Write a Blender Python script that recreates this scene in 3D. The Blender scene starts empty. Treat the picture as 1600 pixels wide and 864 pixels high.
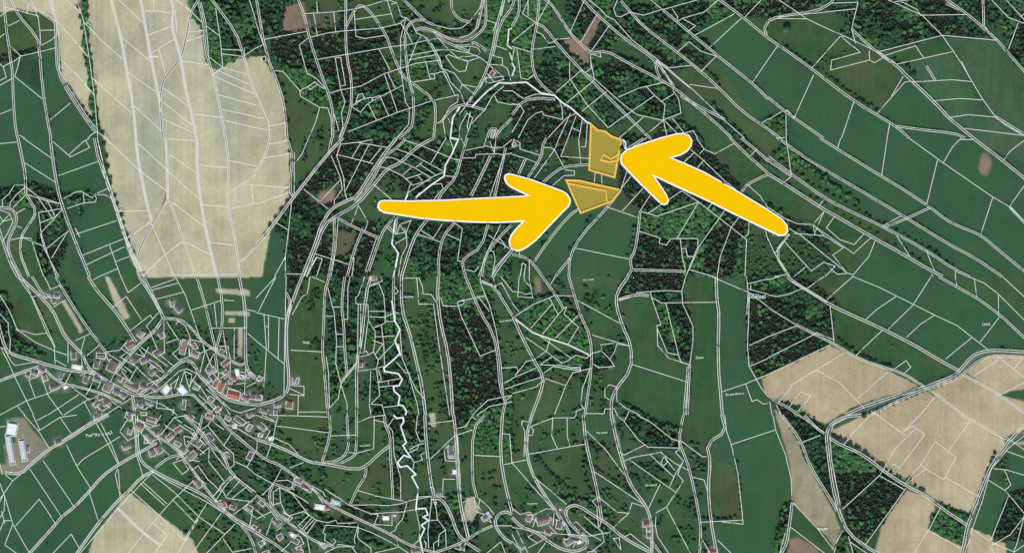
import bpy, bmesh, math, random
import numpy as np
from mathutils import Vector

# ---------------------------------------------------------------- camera, light, exposure
S = 1.2                      # metres per map unit; map units run 0..1600 east, 0..864 south
def wx(x): return (x - 800.0) * S
def wy(y): return (432.0 - y) * S
scene = bpy.context.scene
COL = scene.collection
cam = bpy.data.objects.new('camera', bpy.data.cameras.new('camera'))
COL.objects.link(cam)
cam.location = (0, 0, 10000); cam.rotation_euler = (0, 0, 0)
cam.data.sensor_width = 36; cam.data.lens = 36 * 10000 / (1600 * S)
cam.data.clip_start = 10; cam.data.clip_end = 90000
scene.camera = cam
SUN_EL, SUN_AZ = 54, 188     # degrees; azimuth clockwise from north
world = bpy.data.worlds.new('World'); scene.world = world; world.use_nodes = True
wn = world.node_tree
bg = wn.nodes['Background']
sky = wn.nodes.new('ShaderNodeTexSky'); sky.sky_type = 'NISHITA'; sky.sun_disc = False
sky.sun_elevation = math.radians(SUN_EL); sky.sun_rotation = math.radians(SUN_AZ)
wn.links.new(sky.outputs[0], bg.inputs[0]); bg.inputs[1].default_value = 0.15
sl = bpy.data.lights.new('sun', 'SUN'); sl.energy = 3.35; sl.angle = math.radians(0.5); sl.color = (1.0, 0.955, 0.88)
so = bpy.data.objects.new('sun', sl); COL.objects.link(so)
a = math.radians(SUN_AZ); e = math.radians(SUN_EL)
sdir = Vector((math.sin(a) * math.cos(e), math.cos(a) * math.cos(e), math.sin(e)))
so.rotation_euler = sdir.to_track_quat('Z', 'Y').to_euler(); so.location = sdir * 3000
scene.view_settings.view_transform = 'Standard'; scene.view_settings.look = 'None'
scene.view_settings.exposure = 0.0; scene.view_settings.gamma = 1; scene.view_settings.use_curve_mapping = False

rnd = random.Random(11); rng = np.random.default_rng(7)

# ---------------------------------------------------------------- data
LINES = """T 0 0
d 25,0 35,150 70,370 78,480 85,650 95,790 110,864
d 70,0 110,90 235,235 250,330 260,480 275,620 300,760 318,864
l 195,0 240,120 250,200 255,290
d 145,0 230,60 345,140
l 310,0 345,140
l 325,0 352,130
d 345,140 350,280 358,450 440,600 560,780 600,830
l 345,120 367,200 372,440 430,550 540,720 600,800
l 480,0 525,130 560,360 578,490 595,620 610,800 612,864
l 0,105 60,60 120,70 245,105
l 175,30 168,90
l 30,45 100,65
l 50,165 125,130
l 250,192 345,190
l 260,285 325,250 350,222
l 65,290 135,355 245,328 350,300
l 0,235 30,215
l 135,355 85,390
l 130,360 92,480 265,620
l 80,390 20,420 0,400
l 20,420 40,485 0,505
l 0,535 80,490
l 0,715 75,685
l 315,750 440,645
l 120,845 155,864
l 415,0 505,85
l 345,120 470,260 555,360
l 380,375 500,490 590,595
l 550,864 575,840 610,825 660,864
l 740,0 890,140
l 525,140 640,260 765,370
l 755,230 935,380
l 578,490 820,705
l 800,455 975,575
l 840,665 1012,820
D 695,0 760,250 790,430 830,640 850,864
D 880,0 915,210 945,370 1000,640
D 1070,0 1085,60 1072,170 1110,290 1135,390 1160,560 1200,720 1228,864
l 1095,60 1105,200
l 905,70 1000,72 1065,85
l 962,0 962,70
l 925,220 1068,168
l 945,335 1095,240
b 930,357 990,355
l 995,310 1035,470
d 1245,0 1190,90 1155,280 1130,370 1040,470 1010,540 1000,650 1015,864
l 990,620 1005,700
l 1105,0 1190,70 1260,140
l 1290,165 1370,225
l 1170,202 1270,195
l 1160,262 1275,225
l 1135,380 1310,410
l 1020,550 1175,665
l 1020,640 1205,785
l 1020,745 1220,835
l 1205,712 1380,735
d 1245,20 1275,150 1285,320 1325,440 1365,620 1410,864
l 1260,20 1290,150 1310,370
d 1325,0 1480,210 1520,340 1600,610
l 1350,55 1380,260 1395,425
l 1560,0 1600,130
l 1390,312 1520,318
l 1390,340 1520,357 1600,305
l 1315,365 1395,425 1545,465
l 1330,470 1395,425
l 1370,445 1560,530
l 1345,480 1590,590
l 1370,595 1600,658
l 1390,685 1600,730
l 1410,755 1600,800
l 1530,300 1530,350
T 400 0
d 5,0 60,330 160,580 185,720 195,864
l 0,140 50,290
l 0,305 40,285
l 55,250 320,200
d 265,0 300,90 340,260 420,500 460,600 485,720 480,864
l 305,88 385,85 565,70 660,50 780,15 830,0
l 380,0 385,80
l 360,88 385,225
l 485,78 500,200
l 345,237 450,210 550,197 780,180 905,150 940,112
d 563,0 560,200 570,380 600,500 595,700 530,864
d 565,170 620,60 658,30 720,80 815,220 850,330 915,480 975,520 1115,625 1125,720 1110,864
l 615,70 625,230 680,245 810,225
l 615,125 850,88
l 820,0 865,150
l 330,240 272,285 320,460 380,495 440,560
l 390,375 560,345 850,295 970,280 1140,240
l 770,312 840,445
l 495,360 530,560 558,640 535,710 545,790 520,864
l 500,365 530,362 560,535 530,542
l 465,585 530,565 600,553 660,540 800,465 905,430 1000,400 1150,380
l 805,470 885,705
l 825,462 870,550
l 600,670 655,705 690,660 730,632 920,535
l 600,665 680,615 665,588 640,595 625,640 680,620 725,612 730,635
l 728,615 775,600 830,725
l 705,655 755,755
l 580,825 885,705 960,680 1110,630 1265,595 1260,640 1210,670 1170,750 1130,775
l 120,445 170,450 275,570 280,605 400,675 450,678 470,740 475,864
l 400,675 370,770 330,864
l 275,570 325,545 340,565 385,530 430,560
l 325,545 370,515 385,530
l 35,360 40,388 65,380 60,355 35,360
l 0,580 80,770 85,864
l 0,735 50,740
l 80,788 185,770
l 0,800 70,812
l 490,715 520,820
l 820,0 880,20 910,110 940,115 975,150 1005,210 1060,235 1105,290 1150,370 1160,430 1195,465 1215,515 1280,580 1305,655
l 845,30 880,20
d 1060,240 1110,300 1160,425
l 940,112 905,240 905,430
l 905,150 950,215 975,270
d 1055,130 980,130 930,190 935,330 955,500 985,600 985,740 970,810 890,864
l 905,430 920,540 935,640 960,680 955,780 880,864
d 920,0 1055,135 1110,160
l 1110,160 1215,185 1285,180 1335,140 1395,60 1415,0
d 1220,0 1225,70 1270,125 1330,140
D 1420,0 1400,100 1380,180
d 1000,190 1040,175 1110,195 1190,240 1270,265 1345,250 1410,200 1440,150 1435,0
l 1380,180 1330,225 1270,240
d 1110,195 1150,245 1240,290 1335,325
l 1140,240 1200,310 1270,370 1330,385 1400,360
l 1200,310 1330,335 1395,360 1450,400
d 1240,290 1340,290 1360,260 1440,320
l 1330,325 1340,290 1385,300 1405,330 1390,345
l 1270,360 1385,350
l 1185,355 1205,345 1325,390 1310,445 1270,450 1235,425 1185,355
l 960,350 1150,315 1200,315
l 955,378 1130,345
l 955,400 1005,270 1030,230
l 1060,388 1090,495 1120,495 1115,465 1170,450
l 985,515 1120,495
l 1090,465 1115,465
l 1160,430 1240,460 1290,530 1395,550
l 1170,450 1245,600
l 1275,560 1290,530 1365,590
d 1550,0 1500,180 1475,340 1420,500 1330,640
d 1600,50 1520,160 1480,350
l 1590,0 1580,20 1570,0
d 1550,0 1530,100
l 1440,130 1500,150
l 1480,200 1500,150
l 1500,290 1570,315
l 1475,350 1540,365 1540,415
l 1450,405 1540,410 1570,430 1595,510
l 1450,405 1520,460 1550,500 1465,520 1435,515 1440,490 1550,480
l 1445,465 1490,515
b 1600,180 1580,190 1572,290 1600,310
b 1600,380 1585,330
B 1600,525 1520,520 1450,570 1350,670
B 1275,670 1230,740 1215,864
d 1155,770 1180,730 1240,670 1310,655 1430,690
l 1310,655 1400,550 1440,480
l 1550,540 1480,600 1430,690 1380,740 1350,775
l 1545,570 1600,572
l 1490,600 1510,640 1600,658
l 1170,760 1185,864
l 1200,740 1215,770
l 1270,864 1275,790 1320,710 1355,740 1310,864
l 1340,700 1320,790 1330,820
d 1600,740 1510,830 1500,864
d 1445,864 1465,805 1510,810 1490,864
l 1330,640 1270,720
T 800 0
d 0,45 15,0
d 45,0 45,90 0,170
l 65,90 105,0
l 100,0 100,105
l 65,90 155,150 235,0
l 0,265 140,150
d 170,0 158,150 120,320 135,470 210,560 270,600
l 0,295 120,330
d 205,0 265,50 360,210 430,280 490,330
d 155,150 210,180 290,290 430,440 570,580 860,864
l 150,200 190,220 230,275 270,260
l 270,250 360,240
l 125,312 270,295
l 15,300 0,385
l 30,300 55,490 100,500 135,470
l 0,400 15,430 0,480
b 0,395 18,430 0,480
B 0,520 90,518 180,585 265,600 320,650 365,675 465,765 490,775
l 360,390 360,495 470,660 600,800
l 275,580 435,440
l 360,210 450,10
l 425,275 530,95
l 490,330 610,160
d 440,0 530,95 700,245 900,380 1010,540
l 475,0 550,60 590,105 640,130 750,255 895,365 1020,470 1140,570 1320,750 1450,864
l 660,0 635,60 650,105 680,110 735,80 820,100 930,65
d 680,10 740,80 820,170 1030,330 1180,450 1290,550 1440,700 1600,810
l 860,0 940,65
l 940,65 1170,0
d 940,65 1100,200 1270,340 1500,520 1600,620
l 1040,135 1060,120 1200,80 1290,0
l 1000,60 1035,110 1030,140
l 1065,122 1145,165 1095,205
l 1140,225 1390,90
l 1235,300 1435,115
d 1290,0 1460,125 1600,240
l 1455,110 1560,0
l 1030,330 1105,265 1180,325 1275,355 1180,450
l 1500,520 1600,375
d 1600,140 1575,180 1590,225
l 980,428 1120,412
d 975,430 900,380
d 895,390 905,450 925,490
l 920,400 1000,530
d 490,340 590,320 700,385 940,510 1020,555 1250,750 1370,864
l 490,340 555,360 550,330
l 490,340 495,430 460,455
l 495,400 515,500 490,525
l 665,610 790,555 940,520
l 340,645 490,525
l 435,700 590,575
l 430,440 520,500 620,590 700,660 780,720 940,755 1055,710 1040,620 1005,570 1010,550
l 840,545 890,600 955,655 945,755
l 935,635 1010,590
l 600,800 890,600
l 670,864 820,735
l 1110,530 1285,555
l 900,380 1110,550
d 1050,600 1230,700 1330,750
l 945,755 830,850
l 945,755 970,864
l 950,755 1030,835
l 1000,740 1080,840
l 1070,835 1130,820 1160,864
l 1560,770 1600,745
l 0,570 70,620 150,590 265,600
d 0,720 70,630 170,615 270,625
l 0,650 50,660 75,700 0,830
l 0,655 45,655
l 40,864 100,750 150,710 190,700 195,720 315,750 315,690 295,625
l 225,864 340,740 400,710
l 295,864 365,710
l 350,864 400,725
l 440,740 420,864
l 470,775 465,864
l 370,800 430,825
T 1200 0
d 0,135 60,108 300,75 390,25 405,0
l 60,0 240,120 560,270 700,340 790,400
l 0,140 50,120 240,120
l 390,25 560,18 520,185
l 60,110 545,60
l 520,185 545,275
d 520,185 640,300 700,340
d 0,240 270,430 540,640 800,790 880,864
l 0,375 60,290
l 270,430 450,230
l 455,230 575,330 395,380 390,440 635,378 630,320
l 635,378 665,395 715,365
l 160,745 285,470
l 460,864 535,640
l 745,864 760,770
D 700,340 800,410 900,510 1040,640 1130,740 1280,864
l 680,330 1085,225 1430,255
l 710,355 920,290 975,365
l 800,405 1155,325
l 740,0 870,60 960,100 1085,225 1150,310 1210,400 1280,520 1340,620 1420,730 1480,780 1600,850
l 1210,385 1260,490
l 790,15 900,0 1120,0
l 830,15 930,65 950,100 1240,95
d 1110,0 1240,90 1370,200 1450,270 1510,350 1600,450
d 1110,25 1190,65
d 1340,0 1345,160
l 1345,160 1430,250
l 1390,0 1500,115 1600,150
l 1560,145 1500,310
l 1480,0 1600,130
l 1570,110 1600,90
d 990,415 1045,505
l 900,515 1150,500 1270,512
l 1030,632 1210,617 1340,627
l 1130,737 1250,718 1415,733
l 1220,803 1600,848
d 1420,730 1600,840
l 680,712 780,600 855,515 890,510
l 770,605 845,480
d 800,790 980,815 1170,835 1230,864
d 0,610 120,710 345,864
l 0,750 85,700
l 110,690 112,864
l 110,690 120,690 165,740
d 0,810 70,864
T 0 216
D 112,0 135,110 160,230 165,350
l 0,35 105,25
l 145,0 320,125
l 155,155 345,275
D 315,0 345,230 375,370 430,540 560,864
l 325,15 440,118 560,60 535,15 560,0
l 430,105 530,15
d 590,0 620,150 700,350 790,640 880,864
l 610,0 650,180 720,400 800,640 900,864
l 640,200 760,560 860,830
l 365,235 615,145
l 400,380 470,340 510,332 580,375 595,350 680,312
l 420,440 530,405 600,400 605,375 595,355 650,352 700,375
l 525,340 530,405
l 170,310 240,365 385,412
l 165,350 300,395 385,410
l 160,295 95,292 60,350 20,385 20,430
l 165,305 110,350 70,400 65,430
l 160,360 85,435
d 0,432 75,440 105,480 100,540 50,640 55,720 130,864
d 165,350 235,460 180,540 130,620 125,720 180,864
l 245,465 390,440
l 240,370 330,500
l 300,390 345,485
l 255,530 345,495 390,450
l 262,590 390,450
l 245,465 262,600 300,720 355,864
l 255,595 280,690 370,864
l 295,690 430,580 325,750
l 135,620 195,625 240,760 275,864
l 70,635 140,620 275,675
l 0,490 20,520 75,505
l 0,540 60,475
l 0,450 60,470 80,520 50,590 15,650
D 0,590 30,680 70,790 110,864
l 105,550 140,560
l 100,470 160,440
l 475,600 730,515
l 520,730 770,630
l 540,790 775,680
l 685,670 755,864
l 725,770 805,740
l 620,864 735,815
l 470,560 500,620
l 660,0 865,195 1045,335
D 848,0 865,150 920,420 950,520
l 940,520 1030,720 1090,864
l 745,457 925,452
l 790,630 945,520
l 860,30 1040,195 1250,385
l 1060,100 1225,215
l 1055,5 1220,15
D 1035,0 1045,100 1048,380
D 1232,0 1232,210 1260,430 1300,640 1355,864
d 1412,0 1430,160 1420,420 1470,620 1500,864
l 1250,168 1425,185
l 1435,140 1600,175
d 1435,335 1530,280 1600,225
l 1525,288 1600,295
l 1570,290 1583,405
l 1260,415 1425,430
l 1445,440 1600,405
d 1060,390 1150,640 1225,864
l 1075,400 1275,550
d 1050,385 950,540 850,740 870,800 900,864
l 895,855 1030,730 1140,645
l 1165,650 1310,725
l 1305,650 1465,668
d 1505,775 1600,680
l 1060,855 1500,850
T 400 216
d 85,0 70,80 0,210
l 85,38 200,15
l 50,125 215,97
l 0,292 205,310
l 0,412 205,340
d 195,0 230,110 210,320 235,370
l 240,90 240,350
l 330,0 290,100 240,160
D 545,0 440,110 220,390 90,570 0,670
d 475,0 455,90
l 520,0 530,40 505,110 550,250 555,330 570,385
l 470,110 530,250 540,320 490,390 490,415
l 405,390 530,260
l 300,320 455,445
l 225,390 205,580 185,740 185,864
l 205,340 235,365
l 130,530 205,575
l 115,864 185,740
l 190,848 285,850
D 880,0 800,100 720,220 630,370 570,390 470,440 400,560 380,640 290,864
d 930,0 920,30 800,120 720,280 620,400
D 1110,0 1000,60 900,160 820,190 740,290 640,410 500,490 430,540 370,700 310,864
l 530,40 660,25 730,10
l 510,105 735,160
l 640,30 825,60
l 660,25 600,125
l 710,35 560,330
l 785,60 705,160
l 820,190 780,180
l 930,15 1040,50 1230,130
l 880,70 980,105 1165,205
l 810,120 860,125 990,185 1095,250
l 820,190 915,235 980,295 1090,262
l 1190,0 1090,165
l 1210,0 1235,75
l 1040,150 1000,185
l 1025,165 1130,235
l 970,185 920,230
l 940,255 1035,225
l 1005,230 1040,265
l 735,290 850,385
B 1215,0 1265,10 1225,100 1185,170 1175,240 1100,290 1000,370
l 1175,210 1090,250 940,350
d 1320,0 1290,100 1250,250 1170,330 1140,385
l 1280,0 1310,55
l 1310,78 1440,50 1470,60 1540,60 1600,10
l 1290,125 1370,125 1375,103 1490,100
l 1440,0 1425,50
l 1460,20 1490,95 1500,0
d 1560,60 1550,110 1490,370
l 1550,110 1460,370
D 1465,115 1420,210 1345,360
l 1490,98 1550,105 1600,95
l 1230,130 1280,140
l 1185,235 1245,245
l 965,290 945,350
l 1100,290 1160,285 1170,315 1110,385
l 1000,380 1020,340
l 450,520 500,485 
d 515,500 590,545 770,625
l 640,420 595,540
l 640,420 700,525 680,585
d 490,500 490,700 455,864
l 515,500 500,700 470,864
l 365,720 585,790
l 380,745 415,755 380,864
l 380,745 320,864
l 380,740 330,830
d 660,590 615,700 570,864
l 600,750 615,750 600,864
l 755,620 685,830
d 870,490 800,570 770,640 705,830
B 950,350 870,520 850,660 890,720 860,864
l 930,560 940,620 870,660
l 970,510 940,590 945,670 910,740 890,864
D 1070,510 1000,600 960,700 910,864
l 890,490 870,600 930,590 900,540
l 830,550 880,600 900,540 970,515
l 820,560 860,595
d 1240,530 1170,610 1140,740 1145,864
l 1010,600 1150,648 
l 1030,575 1110,625 1165,535
l 1240,530 1290,565 1260,765 1285,770
l 1190,600 1280,640
d 1600,540 1500,640 1430,740 1410,864
d 1450,540 1410,680 1300,750 1290,790 1310,864
l 1530,540 1450,700 1390,864
l 1450,605 1600,700
l 1310,820 1365,835 1395,800
l 1600,690 1500,800 1480,850
l 1465,700 1485,710 1495,755 1475,864
D 1600,700 1520,800 1480,864
l 685,830 700,835 
l 1520,620 1560,675 1550,690
T 800 216
l 0,60 10,10 50,30 50,70 175,108
l 5,60 45,45
l 0,103 90,130 155,155
l 75,135 35,225
l 90,130 45,230
d 215,0 190,50 185,120 100,245
l 295,0 265,75 135,255
l 200,60 240,60 265,75 320,175
l 350,0 305,115 480,128
l 415,0 430,160
l 465,0 460,55 430,55
d 480,165 320,178 240,235 190,280
l 330,200 390,205 390,232 325,235 250,300
l 520,215 515,280
l 560,230 562,290
l 840,0 700,90
l 690,10 715,45
l 720,200 680,320 740,240
l 690,10 705,70 740,50 820,0
l 1150,0 1200,70 1265,100 1385,35
l 1100,60 1190,135 1330,270 1420,340
l 1200,70 1170,100
l 1140,90 1070,155
l 1195,140 1155,190
d 1360,0 1450,90 1600,220
d 1430,0 1530,80 1600,145
l 1530,70 1490,110
d 1600,225 1465,290 1430,345
l 1470,290 1550,360 1600,440
l 830,300 690,455
l 870,345 800,455
l 870,360 950,310
l 1060,330 850,470
l 1060,330 1165,400 1365,555 1465,635
l 1165,400 905,488 805,458
l 1165,400 1030,625
l 1250,405 1220,445
l 1330,450 1150,700 1085,864
l 1420,490 1370,555 1300,740 1280,864
l 1480,520 1475,600 1455,615
l 1465,635 1455,864
l 1580,570 1600,640
l 860,0 875,15
l 595,430 790,498
d 680,320 600,430 430,610 360,740 355,864
d 430,430 350,490 220,650 140,770
d 270,864 370,740
l 400,688 730,755
d 800,455 790,560 770,700 735,760 750,820 720,864
l 790,580 925,625 918,655 965,668 990,628 1160,628 1160,700
l 1050,628 1065,750 1085,830
l 1060,690 1085,690 1095,738 1135,740
d 755,822 1085,832 
l 1160,700 1100,830
l 1110,822 1260,864
d 0,725 100,750 160,820 190,864
l 50,864 65,780 85,790 75,864
l 108,760 108,864
l 40,700 50,735
T 1200 216
d 60,0 200,105 400,225 640,365 850,490 1010,590 1140,670 1280,740 1460,864
l 50,0 100,0
l 110,0 145,235
d 0,118 150,230 350,375 560,480 720,555 970,690 1170,825 1260,864
l 0,145 140,240
D 0,225 100,285 330,435 430,490 600,590 860,735 950,790 1090,864
l 145,240 95,280
l 350,378 315,430
d 325,0 530,130 720,245 860,330 1010,430 1110,510 1200,555 1330,605 1430,690 1600,830
l 455,0 435,60
l 745,0 710,235
l 880,0 1095,155 1400,365 1510,430 1600,520
d 1510,430 1600,525
l 1060,135 993,410
l 1095,155 1150,60 1205,0
l 1200,10 1280,10
D 1280,0 1400,90 1470,145 1600,250
l 1470,140 1510,85 1600,15
l 1510,425 1600,300
l 1405,370 1330,600
d 1010,435 870,500 720,560
l 835,485 710,550
l 805,610 885,740
l 990,705 1040,830
l 350,460 280,540 290,600
l 350,460 285,605
l 0,435 100,500 180,535 275,540
l 415,490 365,560 450,635 540,665 600,595
l 645,620 535,720 280,545
l 670,640 630,740 530,855
l 280,540 350,610 470,685 405,730 490,840 530,855
l 130,565 200,605 490,840
l 160,595 345,610
l 100,645 270,830 345,775 420,800
l 130,600 40,720 130,864
d 130,600 40,720 130,864
l 0,630 40,720
l 30,610 35,595
l 390,815 430,850 490,845
l 355,864 420,800
l 160,864 240,800
l 1020,850 1030,864
l 1170,825 1170,864
l 40,864 110,850
T 0 432
D 120,0 240,110 330,210 370,300 400,370 470,440 520,490 545,560 600,610 700,670 830,740 870,740
d 200,0 260,100
l 0,110 60,210 110,330 220,362 295,352
l 110,0 200,130 290,340 340,440 345,545
l 140,10 220,160 300,330 345,440
l 205,130 255,110
l 280,0 315,80 385,55
l 100,325 220,410 345,465 420,490
l 0,230 55,290 60,360 70,400 65,470
D 0,320 30,430 60,480 200,520 330,560 450,590 600,600
l 0,440 30,450 70,530 95,555 240,530 
l 10,440 90,620 210,864
d 350,0 375,50 500,250 660,470
l 260,100 360,130
l 335,190 410,145
l 470,400 570,355
l 530,380 505,470 520,580
l 425,410 425,540
l 545,495 620,430
l 345,520 415,560
l 660,470 765,540
l 660,470 750,460 800,400
D 550,0 600,80 700,190 780,300 850,410
l 585,20 620,0
l 755,0 800,100 885,40
l 700,195 790,125 885,270
l 805,345 940,240 955,265
l 915,310 990,225
l 915,310 940,345 1000,490 1090,560
D 870,0 950,120 1025,260
d 900,0 1020,250
l 945,70 1095,15
l 950,85 1110,42
l 980,140 1145,98
l 1095,0 1160,120 1250,380 1340,600
D 1025,260 960,350 860,430 720,600
d 1025,260 1120,265 1190,310 1260,400 1400,500 1500,555 1535,540
l 1100,270 1160,310 1190,380 1185,500
l 1025,270 1030,480
l 1035,270 1120,400
l 1100,300 1115,275
l 1195,210 1380,150
d 1230,0 1290,200 1350,460
l 1340,170 1355,320
d 1360,0 1390,150 1390,320 1345,470 1360,600
l 1320,322 1540,320
l 1395,330 1420,500
l 1465,320 1465,520
D 1495,0 1535,200 1535,440 1540,580 1600,640
l 1545,205 1600,220
l 1550,355 1600,400
l 1370,435 1425,435 1440,510 1440,600
l 1040,415 1110,390
l 1080,480 1120,450 1130,400 1180,400 1185,500 1120,520 1080,480
l 1180,390 1270,410
l 1270,410 1280,480 1250,600
l 1250,480 1340,440
l 1280,590 1340,480
D 870,740 1000,650 1110,545 1160,520 1210,540 1260,640 1400,760 1500,790 1600,800
l 900,745 1000,700 1120,590 1170,575 1240,610 1330,720
D 0,650 130,600 255,560
d 255,555 370,665 500,690 640,730 760,790
l 450,590 410,670 300,730 165,775 0,864
l 180,645 220,755
l 180,645 245,620 240,570
l 240,570 300,740 390,864
l 105,805 155,864
l 495,735 300,864
l 450,690 560,770 640,730
l 560,760 400,864
l 525,780 570,864
l 600,600 560,710
l 640,640 610,700
l 560,700 540,740
l 720,600 690,660
l 715,600 810,650 860,565 750,500
l 760,585 810,650
l 860,570 940,650
l 870,450 940,545 1020,600
l 800,640 860,690
l 690,560 660,470
l 880,440 1050,560
l 760,450 830,500
d 870,740 1000,760 1190,720 1260,790 1330,864
l 1190,720 1155,590
l 1155,590 1110,730
l 1155,590 1200,610 1190,690
l 820,760 680,850 650,864
D 830,740 840,800 840,864
l 900,760 1020,800 1110,864
l 980,820 985,770
l 980,820 1090,830 1080,864
l 1245,740 1380,860
l 1290,700 1400,800 1440,864
l 1330,720 1440,830
l 1440,830 1500,850 1600,820
l 1340,670 1330,720
l 1420,610 1370,600 1360,650
l 1440,600 1350,650
l 1535,560 1530,740
l 1480,670 1540,665
d 1540,580 1600,625
l 1540,690 1600,660
l 870,690 1000,640
H g 318,120 38,26 -40
H g 355,125 30,18 0
H b 335,155 26,18 -60
H g 285,122 22,16 -40
H b 460,495 46,28 -85
H w 480,565 60,24 -10
H b 605,548 50,30 75
H g 632,495 56,34 -5
H b 705,560 70,60 65
H b 815,430 54,44 30
H g 882,362 40,34 50
H g 1010,368 36,30 -50
H b 835,520 46,30 -50
H b 905,520 54,34 25
H b 990,475 60,36 30
H g 953,598 40,32 50
H b 1150,440 90,34 75
H b 1215,435 40,28 -60
H b 1220,485 46,36 -20
H g 1112,205 44,28 -50
H g 1075,170 36,24 -80
H b 1385,470 30,26 60
H r 1410,540 46,28 40
H g 1320,590 56,34 30
H b 1410,600 30,22 40
H r 1458,632 44,28 -30
H w 1485,600 46,24 -80
H r 1350,668 56,26 65
H r 1385,690 70,28 65
H r 1460,738 80,52 -15
H b 1535,755 50,34 -30
H w 1140,710 56,40 -50
H w 1040,705 56,36 50
H g 968,700 30,24 -40
H g 1228,690 40,30 -25
H b 538,640 50,28 70
H b 608,638 46,34 -20
H b 675,690 60,50 65
H g 730,720 44,34 -25
H b 815,685 76,34 -30
H b 895,685 44,34 -20
H g 385,620 40,18 70
H b 282,633 34,28 -70
H b 340,690 54,32 20
H w 410,690 26,16 30
H b 260,580 44,28 -40
H b 215,600 46,24 -20
H b 175,615 26,20 -20
H r 668,790 44,26 30
H r 625,762 30,20 20
H g 600,800 30,24 45
H g 770,745 30,22 -25
H g 928,790 32,20 -5
H g 880,800 32,24 30
H g 1152,800 60,18 85
H r 1360,830 34,26 40
H b 620,858 30,16 10
H b 820,858 40,20 10
H b 900,856 36,16 0
H g 1440,660 24,18 0
H b 1320,765 34,26 -30
H b 1580,750 30,40 80
H g 1510,628 26,18 -30
T 400 432
d 555,0 535,180 550,300 555,450 570,600 
l 590,0 575,70 575,265 548,268
d 190,100 220,160 195,250
D 290,0 230,150 190,270 190,480 205,600 205,700 170,750 100,780 0,805
l 190,0 185,200 178,480 175,740
l 340,0 320,110 290,125 225,240
d 460,0 430,90 425,250 415,450 430,620 450,864
l 440,500 455,600 460,820
l 350,0 430,35
l 450,70 490,230 505,400 500,540 530,660 570,800 570,864
l 480,190 530,190
l 440,247 485,247
l 500,360 550,360
l 500,437 550,437
l 0,225 175,265
l 125,0 60,130 15,220
l 125,0 0,135
l 50,240 65,450 50,690
l 78,245 78,455
l 60,312 78,312
l 145,258 138,515
l 0,400 175,545
l 215,460 415,470
l 260,845 435,845
l 225,630 270,635 265,670 220,670
l 220,680 300,685 300,745 210,735
l 265,740 262,864
l 215,700 300,740
D 720,0 690,100 660,400 630,520 630,864
l 680,0 640,120 625,130 625,170 700,175 705,280 745,340 745,400 735,470 700,490 650,500
l 640,170 635,520
l 655,170 655,480
l 700,280 675,480
l 710,60 770,45 800,120 808,220 808,290 785,300 800,430 805,560
l 720,50 790,30 780,0
l 710,217 805,217
l 708,250 800,255 860,230
l 740,318 785,300 
l 745,375 790,375 865,370
l 735,400 795,420 745,485
l 735,470 765,520 755,575 640,590
l 765,520 865,415
l 765,570 810,555
l 808,280 865,280
B 850,150 870,280 900,330 870,400 900,480 870,510 800,570 805,592 890,605 915,640 895,680 860,685 865,715 900,745 890,800 920,805 942,840 935,864
b 890,420 905,495
d 862,0 858,140 870,280
D 910,0 910,210 960,350 1000,520 1040,700 1060,864
l 900,330 915,510 965,630 1000,700 1060,770
l 880,535 935,600 965,605
l 960,630 1010,800 1020,864
l 718,590 710,800 720,864
l 755,580 775,740 720,795 790,800 805,864
l 765,580 785,640 765,660 905,635
l 770,690 895,675
l 830,650 830,675
l 800,815 890,805
l 660,480 690,465 705,490
l 640,530 535,660 515,760 460,820
d 530,660 640,530
l 895,230 860,220
l 870,60 890,95 870,110
l 920,10 1020,10 1040,60 1045,110 1095,110 1130,165
l 1005,10 1018,172 1110,172 1140,400 1210,864
D 1140,0 1135,130 1155,300 1200,470 1220,680 1230,864
l 1155,130 1170,183 1260,185 1300,170 1300,145 1260,158 1280,240 1400,495 1500,458
l 1270,155 1435,118
d 1310,0 1400,220 1480,350 1510,480 1525,700 1560,780
l 1400,30 1460,180 1500,330 1530,530 1550,780
l 1385,120 1420,165 1460,220
l 1400,0 1405,30 1500,65 1480,0
d 1410,30 1490,60 1600,240
l 1490,60 1535,40 1600,160
l 1530,0 1600,90
l 1535,570 1600,568
l 1550,665 1600,640
l 1555,700 1600,690
l 1350,864 1450,770 1600,740
l 1380,864 1460,810 1600,780
d 1560,780 1540,864
l 1560,775 1600,740
H r 735,12 36,24 10
H r 655,550 30,24 85
H r 208,803 40,40 80
H g 18,640 24,18 50
H g 238,650 22,22 80
H b 18,755 40,28 -15
H b 125,805 26,22 30
H b 50,840 50,26 -15
T 800 432
d 355,0 390,120 430,250 490,370 500,560 455,864
d 190,0 275,120 320,200
l 240,50 270,0
l 45,0 35,125 130,133 105,0
l 75,0 80,30 110,60
l 0,93 60,100 80,112 120,105
l 0,165 45,220
l 0,260 130,175 270,118 380,122
D 0,235 50,350 130,510 200,630 180,720 125,864
W 20,265 130,350 240,390 350,425 485,490
l 235,135 290,240
l 250,170 115,325
l 320,200 190,360
l 320,200 340,190 325,235 415,315 350,420
l 415,240 270,385
l 235,395 215,465 135,520
l 85,380 210,465 310,540 340,530 400,490 465,510 500,480
l 250,500 175,550
l 160,360 370,510
l 0,565 30,565 40,600
l 20,615 90,530 135,520
l 0,635 150,570
l 0,685 190,625
l 0,730 150,690 195,650
l 175,550 310,555 430,580
l 200,600 260,560 430,590 425,565 360,570
l 205,635 335,680 380,600 500,570
l 335,680 265,864
l 485,575 440,700 430,800 455,830
l 410,150 670,290
l 500,365 730,432
l 500,480 555,465
l 645,415 555,425 560,465 610,515 640,470 655,420 735,432
l 610,515 640,560 545,568 505,545
D 725,0 655,100 650,180 690,310 745,430 745,580 650,700 620,770 620,864
l 665,145 775,120
D 665,145 780,110 855,120
l 775,100 960,88 1060,92
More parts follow.
